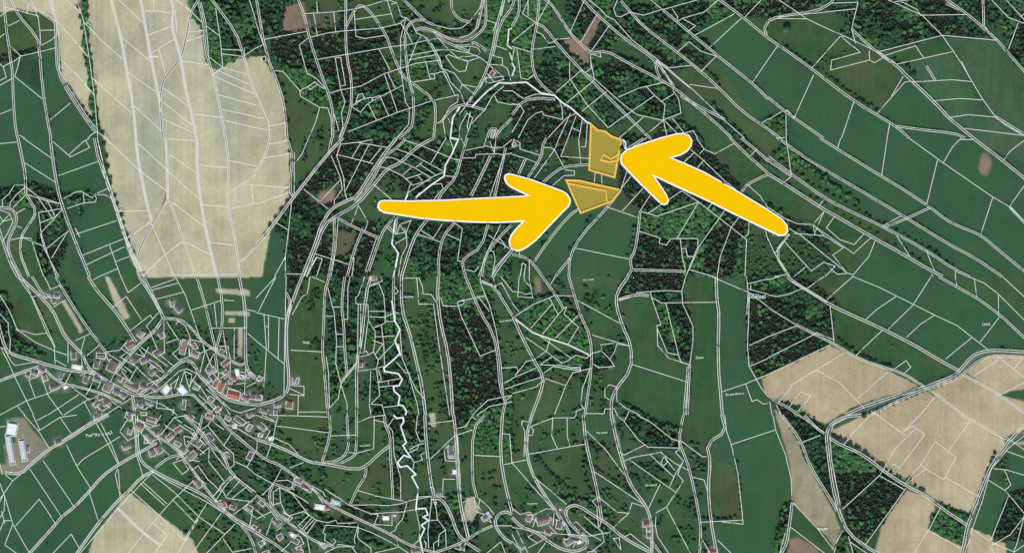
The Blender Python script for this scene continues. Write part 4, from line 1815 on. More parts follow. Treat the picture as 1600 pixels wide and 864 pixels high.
mod = np.where(pale & ~palem & tram, mod * .97, mod)
base = base * mod[..., None]
# village yards: trodden, greyish ground among the houses
vil = np.zeros((RH, RW))
for k, cx, cy, l, w, an in houses:
    X, Y = int(cx) + PAD, int(cy) + PAD; r = 11
    y0, y1, x0, x1 = max(0, Y - r), min(RH, Y + r), max(0, X - r), min(RW, X + r)
    gy, gx = np.mgrid[y0:y1, x0:x1]; d = np.hypot(gy - Y, gx - X)
    vil[y0:y1, x0:x1] = np.maximum(vil[y0:y1, x0:x1], np.clip(1.15 - d / r, 0, 1))
vm = np.clip(vil * (.5 + 1.4 * (n3 - .35)), 0, .75)[..., None]
base = base * (1 - vm) + alb(140, 140, 124) * vm
# oval bare patch and farm yard blend
b = base.copy()
for _ in range(1):
    b[1:-1, 1:-1] = (b[1:-1, 1:-1] * 2 + b[:-2, 1:-1] + b[2:, 1:-1] + b[1:-1, :-2] + b[1:-1, 2:]) / 6
base = np.clip(b, .004, .9)

# ---------------------------------------------------------------- materials
def new_mat(name):
    m = bpy.data.materials.new(name); m.use_nodes = True
    return m, m.node_tree, m.node_tree.nodes['Principled BSDF']
def noise_mat(name, col, var=.15, scale=.5, rough=.9, attr=None, spec=.2, alpha=1.0):
    m, nt, b = new_mat(name)
    b.inputs['Roughness'].default_value = rough; b.inputs['Specular IOR Level'].default_value = spec
    geo = nt.nodes.new('ShaderNodeTexCoord'); n = nt.nodes.new('ShaderNodeTexNoise')
    n.inputs['Scale'].default_value = scale; n.inputs['Detail'].default_value = 4
    nt.links.new(geo.outputs['Object'], n.inputs['Vector'])
    mr = nt.nodes.new('ShaderNodeMapRange'); mr.inputs[1].default_value = .25; mr.inputs[2].default_value = .75
    mr.inputs[3].default_value = 1 - var; mr.inputs[4].default_value = 1 + var
    nt.links.new(n.outputs[0], mr.inputs[0])
    mx = nt.nodes.new('ShaderNodeVectorMath'); mx.operation = 'SCALE'
    if attr:
        at = nt.nodes.new('ShaderNodeAttribute'); at.attribute_name = attr; nt.links.new(at.outputs['Color'], mx.inputs[0])
    else: mx.inputs[0].default_value = tuple(col)
    nt.links.new(mr.outputs[0], mx.inputs['Scale']); nt.links.new(mx.outputs[0], b.inputs['Base Color'])
    b.inputs['Alpha'].default_value = alpha
    return m
M_ground = noise_mat('soil_and_grass', None, .10, .35, 1, 'Col', .05)
M_leaf = noise_mat('foliage', None, .22, .6, .85, 'Col', .15)
M_bark = noise_mat('bark', (.09, .07, .05), .2, 3)
M_line = noise_mat('boundary_white', alb(238, 242, 228), .05, .1, .8, alpha=.80)
M_lane = noise_mat('lane_white', alb(238, 238, 224), .05, .1, .8, alpha=.80)
M_bold = noise_mat('bold_white', alb(244, 244, 240), .03, .1, .7, alpha=.92)
M_text = noise_mat('lettering_white', alb(225, 238, 226), .03, .1, .7, alpha=.85)
M_yel = noise_mat('arrow_yellow', alb(250, 196, 4), .006, .05, .9, spec=0)
M_rim = noise_mat('arrow_rim_white', (.84, .84, .84), .01, .05, .7)
M_ora = noise_mat('parcel_border_orange', alb(242, 192, 80), .03, .1, .7)
M_fill = noise_mat('parcel_tint_orange', alb(206, 186, 70), .03, .05, .7, alpha=.45)
RC = {'asphalt': alb(106, 112, 102), 'pale': alb(132, 142, 120), 'dirt': alb(130, 122, 108)}
M_road = {k: noise_mat('road_' + k, v, .16, .25, .95) for k, v in RC.items()}
ROOF = {'b': [(.18,.125,.11), (.21,.15,.13), (.15,.12,.115), (.24,.18,.155)], 'g': [(.20,.20,.19), (.26,.26,.25), (.15,.155,.155)],
        'r': [(.32,.11,.075), (.38,.16,.11), (.27,.11,.08)], 'w': [(.72,.78,.76), (.66,.70,.69)], 's': [(.42,.45,.46)], 't': [(.36,.50,.54)]}
M_roof = {k: [noise_mat('roof_%s' % k, c, .18, .7, .8) for c in v] for k, v in ROOF.items()}
M_wall = [noise_mat('plaster', c, .08, .8) for c in ((.55,.52,.46), (.48,.44,.36), (.6,.59,.56))]
M_brick = noise_mat('chimney_brick', (.3, .13, .09), .15, 3)

def link(o, parent=None):
    COL.objects.link(o)
    if parent is not None: o.parent = parent
    return o
def tag(o, label=None, cat=None, group=None, kind=None):
    if label: o['label'] = label
    if cat: o['category'] = cat
    if group: o['group'] = group
    if kind: o['kind'] = kind
    return o
def np_mesh(name, V, F, mat, col=None, parent=None):
    """V (n,3), F (m,k) faces all of the same size"""
    me = bpy.data.meshes.new(name); V = np.asarray(V, np.float32); F = np.asarray(F, np.int32)
    me.vertices.add(len(V)); me.vertices.foreach_set('co', V.ravel())
    k = F.shape[1]; me.loops.add(F.size); me.loops.foreach_set('vertex_index', F.ravel())
    me.polygons.add(len(F)); me.polygons.foreach_set('loop_start', np.arange(0, F.size, k, dtype=np.int32))
    me.polygons.foreach_set('loop_total', np.full(len(F), k, np.int32))
    me.update(calc_edges=True); me.materials.append(mat)
    if col is not None:
        at = me.color_attributes.new('Col', 'FLOAT_COLOR', 'POINT')
        c = np.ones((len(V), 4), np.float32); c[:, :3] = col; at.data.foreach_set('color', c.ravel())
    return link(bpy.data.objects.new(name, me), parent)

# ---------------------------------------------------------------- ground, split along the field edges
STEP = 1.5
nx = int((RW - 4) / STEP); ny = int((RH - 4) / STEP)
gx = 2 + np.arange(nx + 1) * STEP; gy = 2 + np.arange(ny + 1) * STEP
def samp(img, X, Y):
    xi = np.clip(X.astype(int), 0, RW - 2); yi = np.clip(Y.astype(int), 0, RH - 2); fx = X - xi; fy = Y - yi
    if img.ndim == 3: fx = fx[..., None]; fy = fy[..., None]
    return (img[yi, xi] * (1 - fx) + img[yi, xi + 1] * fx) * (1 - fy) + (img[yi + 1, xi] * (1 - fx) + img[yi + 1, xi + 1] * fx) * fy
GX, GY = np.meshgrid(gx, gy)
VC = samp(base, GX, GY).reshape(-1, 3)
VP = np.stack([wx(GX - PAD + .5), wy(GY - PAD + .5), np.zeros_like(GX)], -1).reshape(-1, 3)
ci = (gy[:-1] + STEP / 2).astype(int)[:, None]; cj = (gx[:-1] + STEP / 2).astype(int)[None, :]
cell = kid2[ci, cj]
r_, c_ = np.mgrid[0:ny, 0:nx]; v0 = r_ * (nx + 1) + c_
FACE = np.stack([v0, v0 + nx + 1, v0 + nx + 2, v0 + 1], -1)
FN = {'wheat': 'wheat_field', 'wheatgrey': 'wheat_field', 'wheatwarm': 'wheat_field', 'pale': 'bare_field', 'crop': 'crop_field', 'meadow': 'meadow',
      'olive': 'meadow', 'olivebare': 'rough_ground', 'bare': 'bare_ground', 'stripe': 'ploughed_field', 'strip': 'bare_strip', 'rough': 'rough_ground',
      'dark': 'meadow', 'dgreen': 'meadow', 'grey': 'bare_field', 'yard': 'farmyard'}
for i in [-1] + sorted(set(np.unique(cell)) - {-1}):
    f = FACE[cell == i].reshape(-1, 4)
    if len(f) < 4: continue
    u, inv = np.unique(f, return_inverse=True)
    o = np_mesh('ground' if i < 0 else FN[cover[i][1]], VP[u], inv.reshape(-1, 4), M_ground, VC[u]); tag(o, kind='structure')
# countryside running on to the horizon
bx0, by1 = VP[0][0], VP[0][1]; bx1, by0 = VP[-1][0], VP[-1][1]; FAR = 30000
Vr = [(bx0, by0, 0), (bx1, by0, 0), (bx1, by1, 0), (bx0, by1, 0), (-FAR, -FAR, 0), (FAR, -FAR, 0), (FAR, FAR, 0), (-FAR, FAR, 0)]
o = np_mesh('countryside', Vr, [(0, 4, 5, 1), (1, 5, 6, 2), (2, 6, 7, 3), (3, 7, 4, 0)], noise_mat('far_grass', alb(68, 88, 66), .5, .004, 1)); tag(o, kind='structure')

# ---------------------------------------------------------------- roads
blocked = np.zeros((RH, RW), bool)
def block_line(p, r):
    for x, y in resample(p, 1.0):
        X, Y = x + PAD, y + PAD; q = int(r + 1)
        y0, y1, x0, x1 = max(0, int(Y) - q), min(RH, int(Y) + q + 1), max(0, int(X) - q), min(RW, int(X) + q + 1)
        if y1 <= y0 or x1 <= x0: continue
        g_, h_ = np.mgrid[y0:y1, x0:x1]; blocked[y0:y1, x0:x1] |= np.hypot(g_ - Y, h_ - X) < r
def ribbon(p, w, zf):
    """flat strip along p (map units); zf(x,y) height; returns verts, quads"""
    n = len(p); V = []; F = []
    for i in range(n):
        a = p[max(0, i - 1)]; b = p[min(n - 1, i + 1)]; c = p[i]
        dx, dy = b[0] - a[0], b[1] - a[1]; L = math.hypot(dx, dy) or 1
        nxx, nyy = -dy / L, dx / L; k = 1.0
        if 0 < i < n - 1:
            d1 = (c[0] - a[0], c[1] - a[1]); l1 = math.hypot(*d1) or 1
            cs = abs((d1[0] * dx + d1[1] * dy) / (l1 * L)); k = 1 / max(cs, .6)
        z = zf(*c)
        V.append((wx(c[0] + nxx * w / 2 * k), wy(c[1] + nyy * w / 2 * k), z)); V.append((wx(c[0] - nxx * w / 2 * k), wy(c[1] - nyy * w / 2 * k), z))
        if i: F.append((2 * i - 2, 2 * i - 1, 2 * i + 1, 2 * i))
    return V, F
for i, (w, k, p) in enumerate(roads):
    q = resample(smooth(p, 2), 6); z = .03 + i * .006
    V, F = ribbon(q, w * (.78 if k != 'asphalt' else .95), lambda x, y: z)
    tag(np_mesh('road' if k == 'asphalt' else 'track', V, F, M_road[k]), kind='structure')
    block_line(p, w / 2 + 1.2)
for k, cx, cy, l, w, an in houses:
    A = math.radians(-an); d = (math.cos(A) * l / 2, math.sin(A) * l / 2)
    block_line([(cx - d[0], cy - d[1]), (cx + d[0], cy + d[1])], w / 2 + 1.6)
for P, g in ((ARW1, 2.5), (ARW2, 2.5), (PAR1, .8), (PAR2, .8)):
    r = inpoly_grid(P); blocked[r[0]:r[1], r[2]:r[3]] |= r[4]; block_line(P + [P[0]], g)
for P in (ARW1, ARW2):         # the side towards the sun stays a little clearer
    block_line([(x, y + 2.5) for x, y in P] + [(P[0][0], P[0][1] + 2.5)], 2.5)

# ---------------------------------------------------------------- trees
def ico(sub):
    bm = bmesh.new(); bmesh.ops.create_icosphere(bm, subdivisions=sub, radius=1)
    V = np.array([v.co[:] for v in bm.verts]); F = np.array([[v.index for v in f.verts] for f in bm.faces]); bm.free(); return V, F
I2 = ico(2); I3 = ico(3)
def lumpy(base_, seed, amp, zs=.8):
    V, F = base_; r = np.random.default_rng(seed)
    bumps = r.normal(size=(9, 3)); bumps /= np.linalg.norm(bumps, axis=1)[:, None]
    d = np.ones(len(V)) * .82
    for b_ in bumps: d += amp * np.clip((V @ b_ - .55) / .45, 0, 1)
    d += r.normal(size=len(V)) * amp * .28
    U = V * d[:, None]; U[:, 2] = U[:, 2] * zs
    return U, F
def conifer(seed, tiers=3, n=8):
    r = np.random.default_rng(seed); V = []; F = []
    for t in range(tiers):
        z0 = .15 + t * .27; z1 = min(1.0, z0 + .42); rad = 1.0 - t * .27; b_ = len(V)
        for i in range(n):
            a_ = 2 * math.pi * i / n + t * .4; q = rad * (1 if i % 2 else .68) * r.uniform(.85, 1.12)
            V.append((math.cos(a_) * q, math.sin(a_) * q, z0 + r.uniform(-.04, .04)))
        V.append((0, 0, z1)); V.append((0, 0, z0 + .05))
        for i in range(n):
            F.append((b_ + i, b_ + (i + 1) % n, b_ + n)); F.append((b_ + (i + 1) % n, b_ + i, b_ + n + 1))
    return np.array(V), np.array(F)
BROAD = [lumpy(I2, s, .30, .85) for s in range(8)]
CONI = [conifer(s) for s in range(6)]
canopy = np.zeros((RH, RW), np.float32)
def mark(x, y, r, h):
    X, Y = x + PAD, y + PAD; q = int(r + 1)
    y0, y1, x0, x1 = max(0, int(Y) - q), min(RH, int(Y) + q + 1), max(0, int(X) - q), min(RW, int(X) + q + 1)
    if y1 <= y0 or x1 <= x0: return
    s = canopy[y0:y1, x0:x1]; np.maximum(s, h, out=s)
GR = {'dec': [(52, 88, 52), (46, 80, 46), (60, 94, 54), (56, 84, 50)], 'dark': [(38, 66, 44), (44, 74, 46), (36, 60, 42)],
      'con': [(58, 66, 56), (54, 62, 52), (64, 66, 58), (54, 68, 54)], 'brown': [(70, 68, 58), (64, 63, 54)]}
GA = {k: np.array([alb(*c) * {'con': 3.3, 'brown': 3.1}.get(k, 1.5) for c in v]) for k, v in GR.items()}
patch1 = vnoise(22, 41); patch2 = vnoise(9, 42); patch3 = vnoise(30, 43); patch4 = vnoise(7, 44)
def build_wood(i):
    t, kind, lab, p = cover[i]
    ys, xs = np.nonzero((wid == i) & ~blocked)
    if len(ys) < 12: return
    sp = {'spr': 5.2, 'con': 2.9, 'mix': 3.5, 'dec': 3.6, 'scr': 5.4, 'gar': 7.0}[kind]
    y0, y1, x0, x1 = ys.min(), ys.max(), xs.min(), xs.max(); pts = []
    r = np.random.default_rng(100 + i); row = 0; y = float(y0)
    while y <= y1:
        x = x0 + (row % 2) * sp / 2
        while x <= x1:
            px, py = x + r.uniform(-.42, .42) * sp, y + r.uniform(-.42, .42) * sp
            X, Y = int(px), int(py)
            if 0 <= X < RW and 0 <= Y < RH and wid[Y, X] == i and not blocked[Y, X]:
                gap = {'con': .04, 'mix': .09, 'dec': .05, 'scr': .5, 'gar': .35}[kind] if kind != 'spr' else (.15 if patch2[Y, X] * .6 + patch1[Y, X] * .4 > .61 else 2)
                if r.random() > gap + max(0, patch2[Y, X] - .72) * (1.2 if kind != 'con' else .3): pts.append((px, py))
            x += sp
        y += sp * .87; row += 1
    Vs, Fs, Cs = [], [], []; off = 0
    for px, py in pts:
        X, Y = int(px), int(py); a1, a2 = patch1[Y, X], patch3[Y, X]
        if kind == 'con': con = r.random() < .88
        elif kind == 'mix': con = (a1 > .54) ^ (r.random() < .18)
        else: con = r.random() < .06
        if con:
            V, F = CONI[r.integers(6)]; rad = r.uniform(1.6, 2.5) * S; h = r.uniform(5.5, 8)
            g = GA['brown'] if (kind == 'con' and a2 > .45 and r.random() < .5) or r.random() < .07 else GA['con']
            c = g[r.integers(len(g))] * r.uniform(.8, 1.2) * (.85 + .3 * patch4[Y, X])
            U = V * (rad, rad, h)
        else:
            V, F = BROAD[r.integers(8)]
            rad = {'con': 2.2, 'mix': 2.3, 'dec': 2.4, 'scr': 1.7, 'gar': 1.8, 'spr': 1.9}[kind] * r.uniform(.6, 1.45) * S
            h = rad * r.uniform(1.0, 1.3) + (3.2 if kind not in ('scr', 'gar', 'spr') else .6)
            g = GA['dec'] if (kind in ('dec', 'scr') and r.random() < .8) or a2 > .55 else GA['dark']
            c = g[r.integers(len(g))] * r.uniform(.78, 1.22) * (.72 + .6 * patch4[Y, X])
            U = V * (rad, rad, rad); U[:, 2] += h
            h = h + rad * .8
        an = r.uniform(0, 6.28); ca, sa = math.cos(an), math.sin(an)
        W = np.empty_like(U); W[:, 0] = U[:, 0] * ca - U[:, 1] * sa + wx(px - PAD); W[:, 1] = U[:, 0] * sa + U[:, 1] * ca + wy(py - PAD); W[:, 2] = U[:, 2]
        Vs.append(W); Fs.append(F + off); off += len(W); Cs.append(np.repeat(c[None, :], len(W), 0))
        mark(px - PAD, py - PAD, rad / S, h)
    if not Vs: return
    nm = {'con': 'spruce_wood', 'mix': 'mixed_wood', 'dec': 'broadleaf_wood', 'scr': 'shrub_thicket', 'gar': 'garden_greenery', 'spr': 'scattered_bushes'}[kind]
    o = np_mesh(nm, np.concatenate(Vs), np.concatenate(Fs), M_leaf, np.concatenate(Cs))
    tag(o, lab, 'thicket' if kind == 'scr' else 'garden trees' if kind == 'gar' else 'bushes' if kind == 'spr' else 'wood', kind='stuff')
    return len(pts)
tot = 0; vnv = vnoise(26, 61); vns = vnoise(50, 62)
for i, cv in enumerate(cover):
    if cv[0] == 'W': tot += build_wood(i) or 0
print('wood trees', tot)
Vs, Fs, Cs = [], [], []; off = 0; r = np.random.default_rng(5)
for k, p in polys:      # low bushes on the verges of the lanes
    if k not in 'dD': continue
    for x, y in resample(smooth(p, 1), 3.2):
        X, Y = int(x) + PAD, int(y) + PAD
        if not (4 < X < RW - 4 and 4 < Y < RH - 4) or wheatm[Y, X] or palem[Y, X] or vnv[Y, X] < .52 or r.random() < .3: continue
        sd = 1 if vns[Y, X] > .5 else -1; px, py = x + sd * r.uniform(2.2, 4) * .8, y + sd * r.uniform(-2, 2)
        X, Y = int(px) + PAD, int(py) + PAD
        if blocked[Y, X] or wheatm[Y, X] or palem[Y, X]: continue
        V, F = BROAD[r.integers(8)]; rad = r.uniform(.9, 2.0) * S; U = V * (rad, rad, rad); U[:, 2] += rad * .8
        W = U + np.array([wx(px), wy(py), 0]); Vs.append(W); Fs.append(F + off); off += len(W)
        c = GA['dark'][r.integers(3)] * r.uniform(.7, 1.3); Cs.append(np.repeat(c[None, :], len(W), 0)); mark(px, py, rad / S, rad * 1.6)
o = np_mesh('verge_bushes', np.concatenate(Vs), np.concatenate(Fs), M_leaf, np.concatenate(Cs))
tag(o, 'thin broken line of low dark bushes following the lanes', 'bushes', kind='stuff')

# single trees: trunk + crown, each a thing of its own
def tree_protos():
    P = []
    for s in range(5):
        V, F = lumpy(I3, 50 + s, .26, .85); r = np.random.default_rng(s)
        base_c = GA['dark'][s % 3] if s < 4 else GA['dec'][0]
        c = base_c[None, :] * (1 + .12 * r.normal(size=(len(V), 1))); c = np.clip(c, .008, .5)
        crown = bpy.data.meshes.new('crown'); U = V * 1.0; U[:, 2] += 1.35
        o = np_mesh('crown', U, F, M_leaf, c); me = o.data; bpy.data.objects.remove(o)
        n = 8; tv = []; tf = []
        for k, (z, rr) in enumerate(((0, .16), (.25, .10), (1.1, .06))):
            for j in range(n): tv.append((rr * math.cos(j * 2 * math.pi / n), rr * math.sin(j * 2 * math.pi / n), z))
            if k: tf += [((k - 1) * n + j, (k - 1) * n + (j + 1) % n, k * n + (j + 1) % n, k * n + j) for j in range(n)]
        o = np_mesh('trunk', tv, tf, M_bark); tm = o.data; bpy.data.objects.remove(o)
        P.append((me, tm))
    return P
TP = tree_protos()
ORD = 'first second third fourth fifth sixth seventh eighth ninth tenth eleventh twelfth thirteenth fourteenth fifteenth sixteenth seventeenth eighteenth nineteenth twentieth twenty-first twenty-second twenty-third twenty-fourth twenty-fifth twenty-sixth twenty-seventh twenty-eighth twenty-ninth thirtieth'.split()
def tree(x, y, r, label, group):
    root = link(bpy.data.objects.new('tree', None)); root.location = (wx(x), wy(y), 0); root.empty_display_size = 1
    tag(root, label, 'tree', group); me, tm = TP[rnd.randrange(5)]
    s = r * S
    root.rotation_euler.z = rnd.uniform(0, 6.28); root.scale = (s, s, s * rnd.uniform(.85, 1.15))
    link(bpy.data.objects.new('crown', me), root); link(bpy.data.objects.new('trunk', tm), root)
    mark(x, y, r, s * 2.1)
ROWS = [
 ('in the row dividing the two pale grain strips', 'north', 12, 2.4, [(122,4),(130,55),(141,110),(150,190)]),
 ('on the curved edge of the narrow pale strip', 'north', 11, 2.6, [(106,135),(112,150),(125,165),(132,180),(146,188),(154,198)]),
 ('on the west edge of the big pale field', 'north', 13, 2.6, [(158,205),(164,230),(170,262),(176,300),(192,350),(210,402)]),
 ('on the east edge of the big pale field', 'north', 20, 2.6, [(408,92),(432,118),(444,150),(449,200),(454,260),(452,310),(430,340),(412,372)]),
 ('in the hedge above the upper green crop field', 'west', 22, 2.7, [(1227,76),(1246,88),(1268,106),(1285,112),(1305,128),(1322,142),(1345,157),(1372,176)]),
 ('in the hedge north of the parallel lanes at right', 'west', 30, 2.7, [(1204,240),(1238,266),(1268,289),(1300,306),(1330,322),(1368,346),(1400,360),(1425,374),(1462,398),(1492,420)]),
 ('in the row south of the parallel lanes at right', 'west', 16, 2.3, [(1228,288),(1252,302),(1272,311),(1300,326),(1322,340),(1352,355),(1382,376),(1408,388),(1446,412)]),
 ('along the asphalt road crossing the tan fields', 'west', 16, 2.6, [(1345,650),(1372,642),(1398,630),(1430,616),(1462,604),(1492,590)]),
 ('in the hedge north of the upper tan field', 'west', 14, 2.6, [(1308,528),(1322,542),(1345,556),(1368,566),(1392,573)]),
 ('in the hedge below the large tan field', 'west', 20, 2.9, [(1302,682),(1325,694),(1345,703),(1362,716),(1378,730),(1394,742),(1420,752),(1448,768)]),
 ('at the south corner of the large tan field', 'west', 8, 2.6, [(1468,788),(1480,794),(1496,800),(1510,806)]),
 ('on the lane between the tan and green fields', 'north', 9, 2.4, [(1556,702),(1548,720),(1540,745),(1534,765),(1528,782)]),
 ('in the diagonal hedge inside the brown meadow', 'west', 14, 2.6, [(839,712),(850,726),(862,742),(880,756),(902,772)]),
 ('on the lane east of the brown meadow', 'north', 9, 2.6, [(911,690),(914,715),(911,735),(918,755),(925,776)]),
 ('in the slanting hedge between two hill lanes', 'west', 11, 2.3, [(928,728),(945,742),(965,753),(982,765),(995,778)]),
 ('on the east edge of the fenced olive field', 'north', 9, 2.2, [(1149,716),(1153,740),(1156,770),(1157,800)]),
 ('on the south edge of the fenced olive field', 'west', 8, 2.2, [(1098,811),(1115,809),(1132,812),(1152,807)]),
 ('in the hedge right of the west hamlet', 'north', 12, 2.3, [(96,440),(108,462),(122,490),(132,508),(142,522)]),
 ('along the lane left of the west hamlet', 'north', 7, 1.9, [(48,462),(62,482),(70,502),(80,524)]),
 ('along the brook at the western edge', 'north', 8, 3.0, [(4,486),(14,496),(18,512),(20,530)]),
 ('on the slope under the red strip field', 'west', 8, 2.7, [(1098,106),(1108,116),(1118,126),(1126,136)]),
 ('on the lane at the far top right', 'north', 6, 2.6, [(1576,86),(1584,93),(1592,100),(1599,106)]),
 ('scattered on the long meadow by the valley lane', 'north', 9, 1.5, [(652,488),(660,505),(664,530),(668,550),(664,575),(672,596)]),
 ('by the track junction near the ploughed field', 'west', 7, 3.0, [(1396,92),(1404,103),(1418,104),(1422,118),(1432,120)]),
 ('on the lane left of the round green pasture', 'north', 6, 2.4, [(926,330),(912,362),(908,368),(890,388),(888,398)]),
 ('on the pasture lane right of the round pasture', 'north', 6, 2.6, [(992,352),(990,372),(984,390),(980,402)]),
 ('around the reddish clearing in the hill meadow', 'west', 7, 2.4, [(1076,692),(1090,696),(1088,708),(1092,734),(1104,728)]),
 ('on the hedge bank near the western pond lane', 'west', 6, 2.8, [(1352,648),(1348,652)] ),
 ('on the north side of the lower hill plots', 'west', 10, 2.4, [(985,725),(1002,728),(1014,740),(1028,750),(1045,756)]),
 ('along the road south of the wheat field', 'north', 7, 2.4, [(330,500),(326,520),(322,545),(318,560)]),
]
ROWS = [r_ for r_ in ROWS if 'western pond lane' not in r_[0]]
def along(P, n):
    L = [0]
    for a_, b_ in zip(P, P[1:]): L.append(L[-1] + math.hypot(b_[0] - a_[0], b_[1] - a_[1]))
    out = []
    for i in range(n):
        d = L[-1] * (i + .5) / n + rnd.uniform(-.25, .25) * L[-1] / n; j = max(k for k in range(len(L)) if L[k] <= d) if d > 0 else 0
        j = min(j, len(P) - 2); f = (d - L[j]) / max(L[j + 1] - L[j], 1e-6)
        out.append((P[j][0] + (P[j + 1][0] - P[j][0]) * f, P[j][1] + (P[j + 1][1] - P[j][1]) * f))
    return out
for phrase, side, n, r, P in ROWS:
    for i, (x, y) in enumerate(along(P, n)):
        tree(x + rnd.uniform(-1, 1), y + rnd.uniform(-1, 1), r * rnd.uniform(.7, 1.25), '%s tree from the %s end %s' % (ORD[i], side, phrase), 'trees ' + phrase)
tree(1229, 46, 5.2, 'large lone dark tree standing in the meadow below the top right forest', None)
for x, y, r, lab in [(290, 832, 3, 'lone dark tree at the corner where the pale field meets the lower lane'),
                     (853, 367, 2.3, 'small lone tree at the pasture edge right of the left arrow head'),
                     (290 / 4 + 1, 648 + 805 / 4, 1.6, 'tiny bush in the dark crop field at the lower left'),
                     (1030, 785, 2.8, 'lone round tree in the narrow meadow between the two hill roads'),
                     (1394, 540, 1.8, 'small lone bush beside the little plot notch on the field edge'),
                     (1567, 547, 3.0, 'tree standing against the bend of the road at the right edge'),
                     (682, 679, 3.0, 'lone grey green tree in the pasture below the pale strip')]:
    tree(x, y, r, lab, None)

# ---------------------------------------------------------------- houses
def gable(L, W, z0, rise, over=.5):
    l, w = L / 2 + over, W / 2 + over; t = .25; zz = z0 - over * rise / (W / 2)
    V = [(-l, -w, zz), (l, -w, zz), (l, 0, z0 + rise), (-l, 0, z0 + rise), (-l, w, zz), (l, w, zz)]
    V += [(x, y, z + t) for x, y, z in V]
    F = [(0, 1, 2, 3), (3, 2, 5, 4), (7, 6, 9, 8), (8, 9, 10, 11), (0, 6, 7, 1), (4, 5, 11, 10), (0, 3, 9, 6), (3, 4, 10, 9), (1, 7, 8, 2), (2, 8, 11, 5)]
    return V, F
def walls(L, W, h, rise):
    l, w = L / 2, W / 2
    V = [(-l, -w, 0), (l, -w, 0), (l, w, 0), (-l, w, 0), (-l, -w, h), (l, -w, h), (l, w, h), (-l, w, h), (-l, 0, h + rise), (l, 0, h + rise)]
    F = [(0, 1, 5, 4), (2, 3, 7, 6), (1, 2, 6, 9, 5), (3, 0, 4, 8, 7), (0, 3, 2, 1)]
    return V, F
def pmesh(name, V, F, mat, parent=None):
    me = bpy.data.meshes.new(name); me.from_pydata([tuple(v) for v in V], [], F); me.update(); me.materials.append(mat)
    return link(bpy.data.objects.new(name, me), parent)
def boxm(x0, x1, y0, y1, z0, z1):
    return ([(x0,y0,z0),(x1,y0,z0),(x1,y1,z0),(x0,y1,z0),(x0,y0,z1),(x1,y0,z1),(x1,y1,z1),(x0,y1,z1)],
            [(0,3,2,1),(4,5,6,7),(0,1,5,4),(1,2,6,5),(2,3,7,6),(3,0,4,7)])
REG = [  # name, x0, y0, x1, y1 in map units
 ('in the farmyard at the western edge', 0, 650, 60, 740), ('in the hamlet on the western lane', 60, 440, 105, 485),
 ('west of the village along the straight road', 20, 560, 105, 700),
 ('on the north-west side of the village', 95, 500, 172, 588), ('on the lane north of the village centre', 172, 480, 262, 592),
 ('on the hill north of the village bend', 255, 460, 328, 570), ('on the north-east side of the village', 328, 520, 420, 612),
 ('on the west side of the main crossing', 90, 588, 196, 648), ('between main crossing and the big bend', 196, 560, 320, 642),
 ('along the main road east of the bend', 320, 590, 460, 652), ('just south of the main crossing', 150, 640, 262, 720),
 ('on the southern lanes of the village', 262, 640, 345, 720), ('on the south-east side of the village', 345, 640, 430, 720),
 ('along the lane leaving the village southward', 290, 720, 440, 864), ('along the railway below the village', 440, 730, 560, 864),
 ('near the bottom zigzag border line', 560, 740, 720, 864), ('beside the long valley lanes', 500, 400, 600, 600),
 ('on the meadow strip east of the river', 680, 680, 740, 740), ('in the hamlet by the bottom hairpins', 720, 780, 925, 864),
 ('on the lane at the bottom centre right', 925, 780, 1030, 864), ('at the bottom edge right of the centre', 1030, 780, 1300, 864),
 ('among woods at the top', 700, 80, 830, 300)]
CN = {'b': 'brown-roofed', 'g': 'grey-roofed', 'r': 'red-roofed', 'w': 'white-roofed', 's': 'long grey-roofed', 't': 'teal-roofed'}
for (k_, x_, y_, l_, w_2, a_) in [('r', 769, 116, 9, 6, 50), ('g', 770, 210, 11, 4, 75), ('r', 803, 226, 5, 4, 40), ('r', 583, 436, 9, 6, 10)]:
    if not any(abs(h[1] - x_) < 6 and abs(h[2] - y_) < 6 for h in houses): houses.append((k_, x_, y_, l_, w_2, a_))
buck = {}
for h in houses:
    for nm, x0, y0, x1, y1 in REG:
        if x0 <= h[1] < x1 and y0 <= h[2] < y1: break
    else: nm = 'beside the country lane'
    buck.setdefault((nm, h[0]), []).append(h)
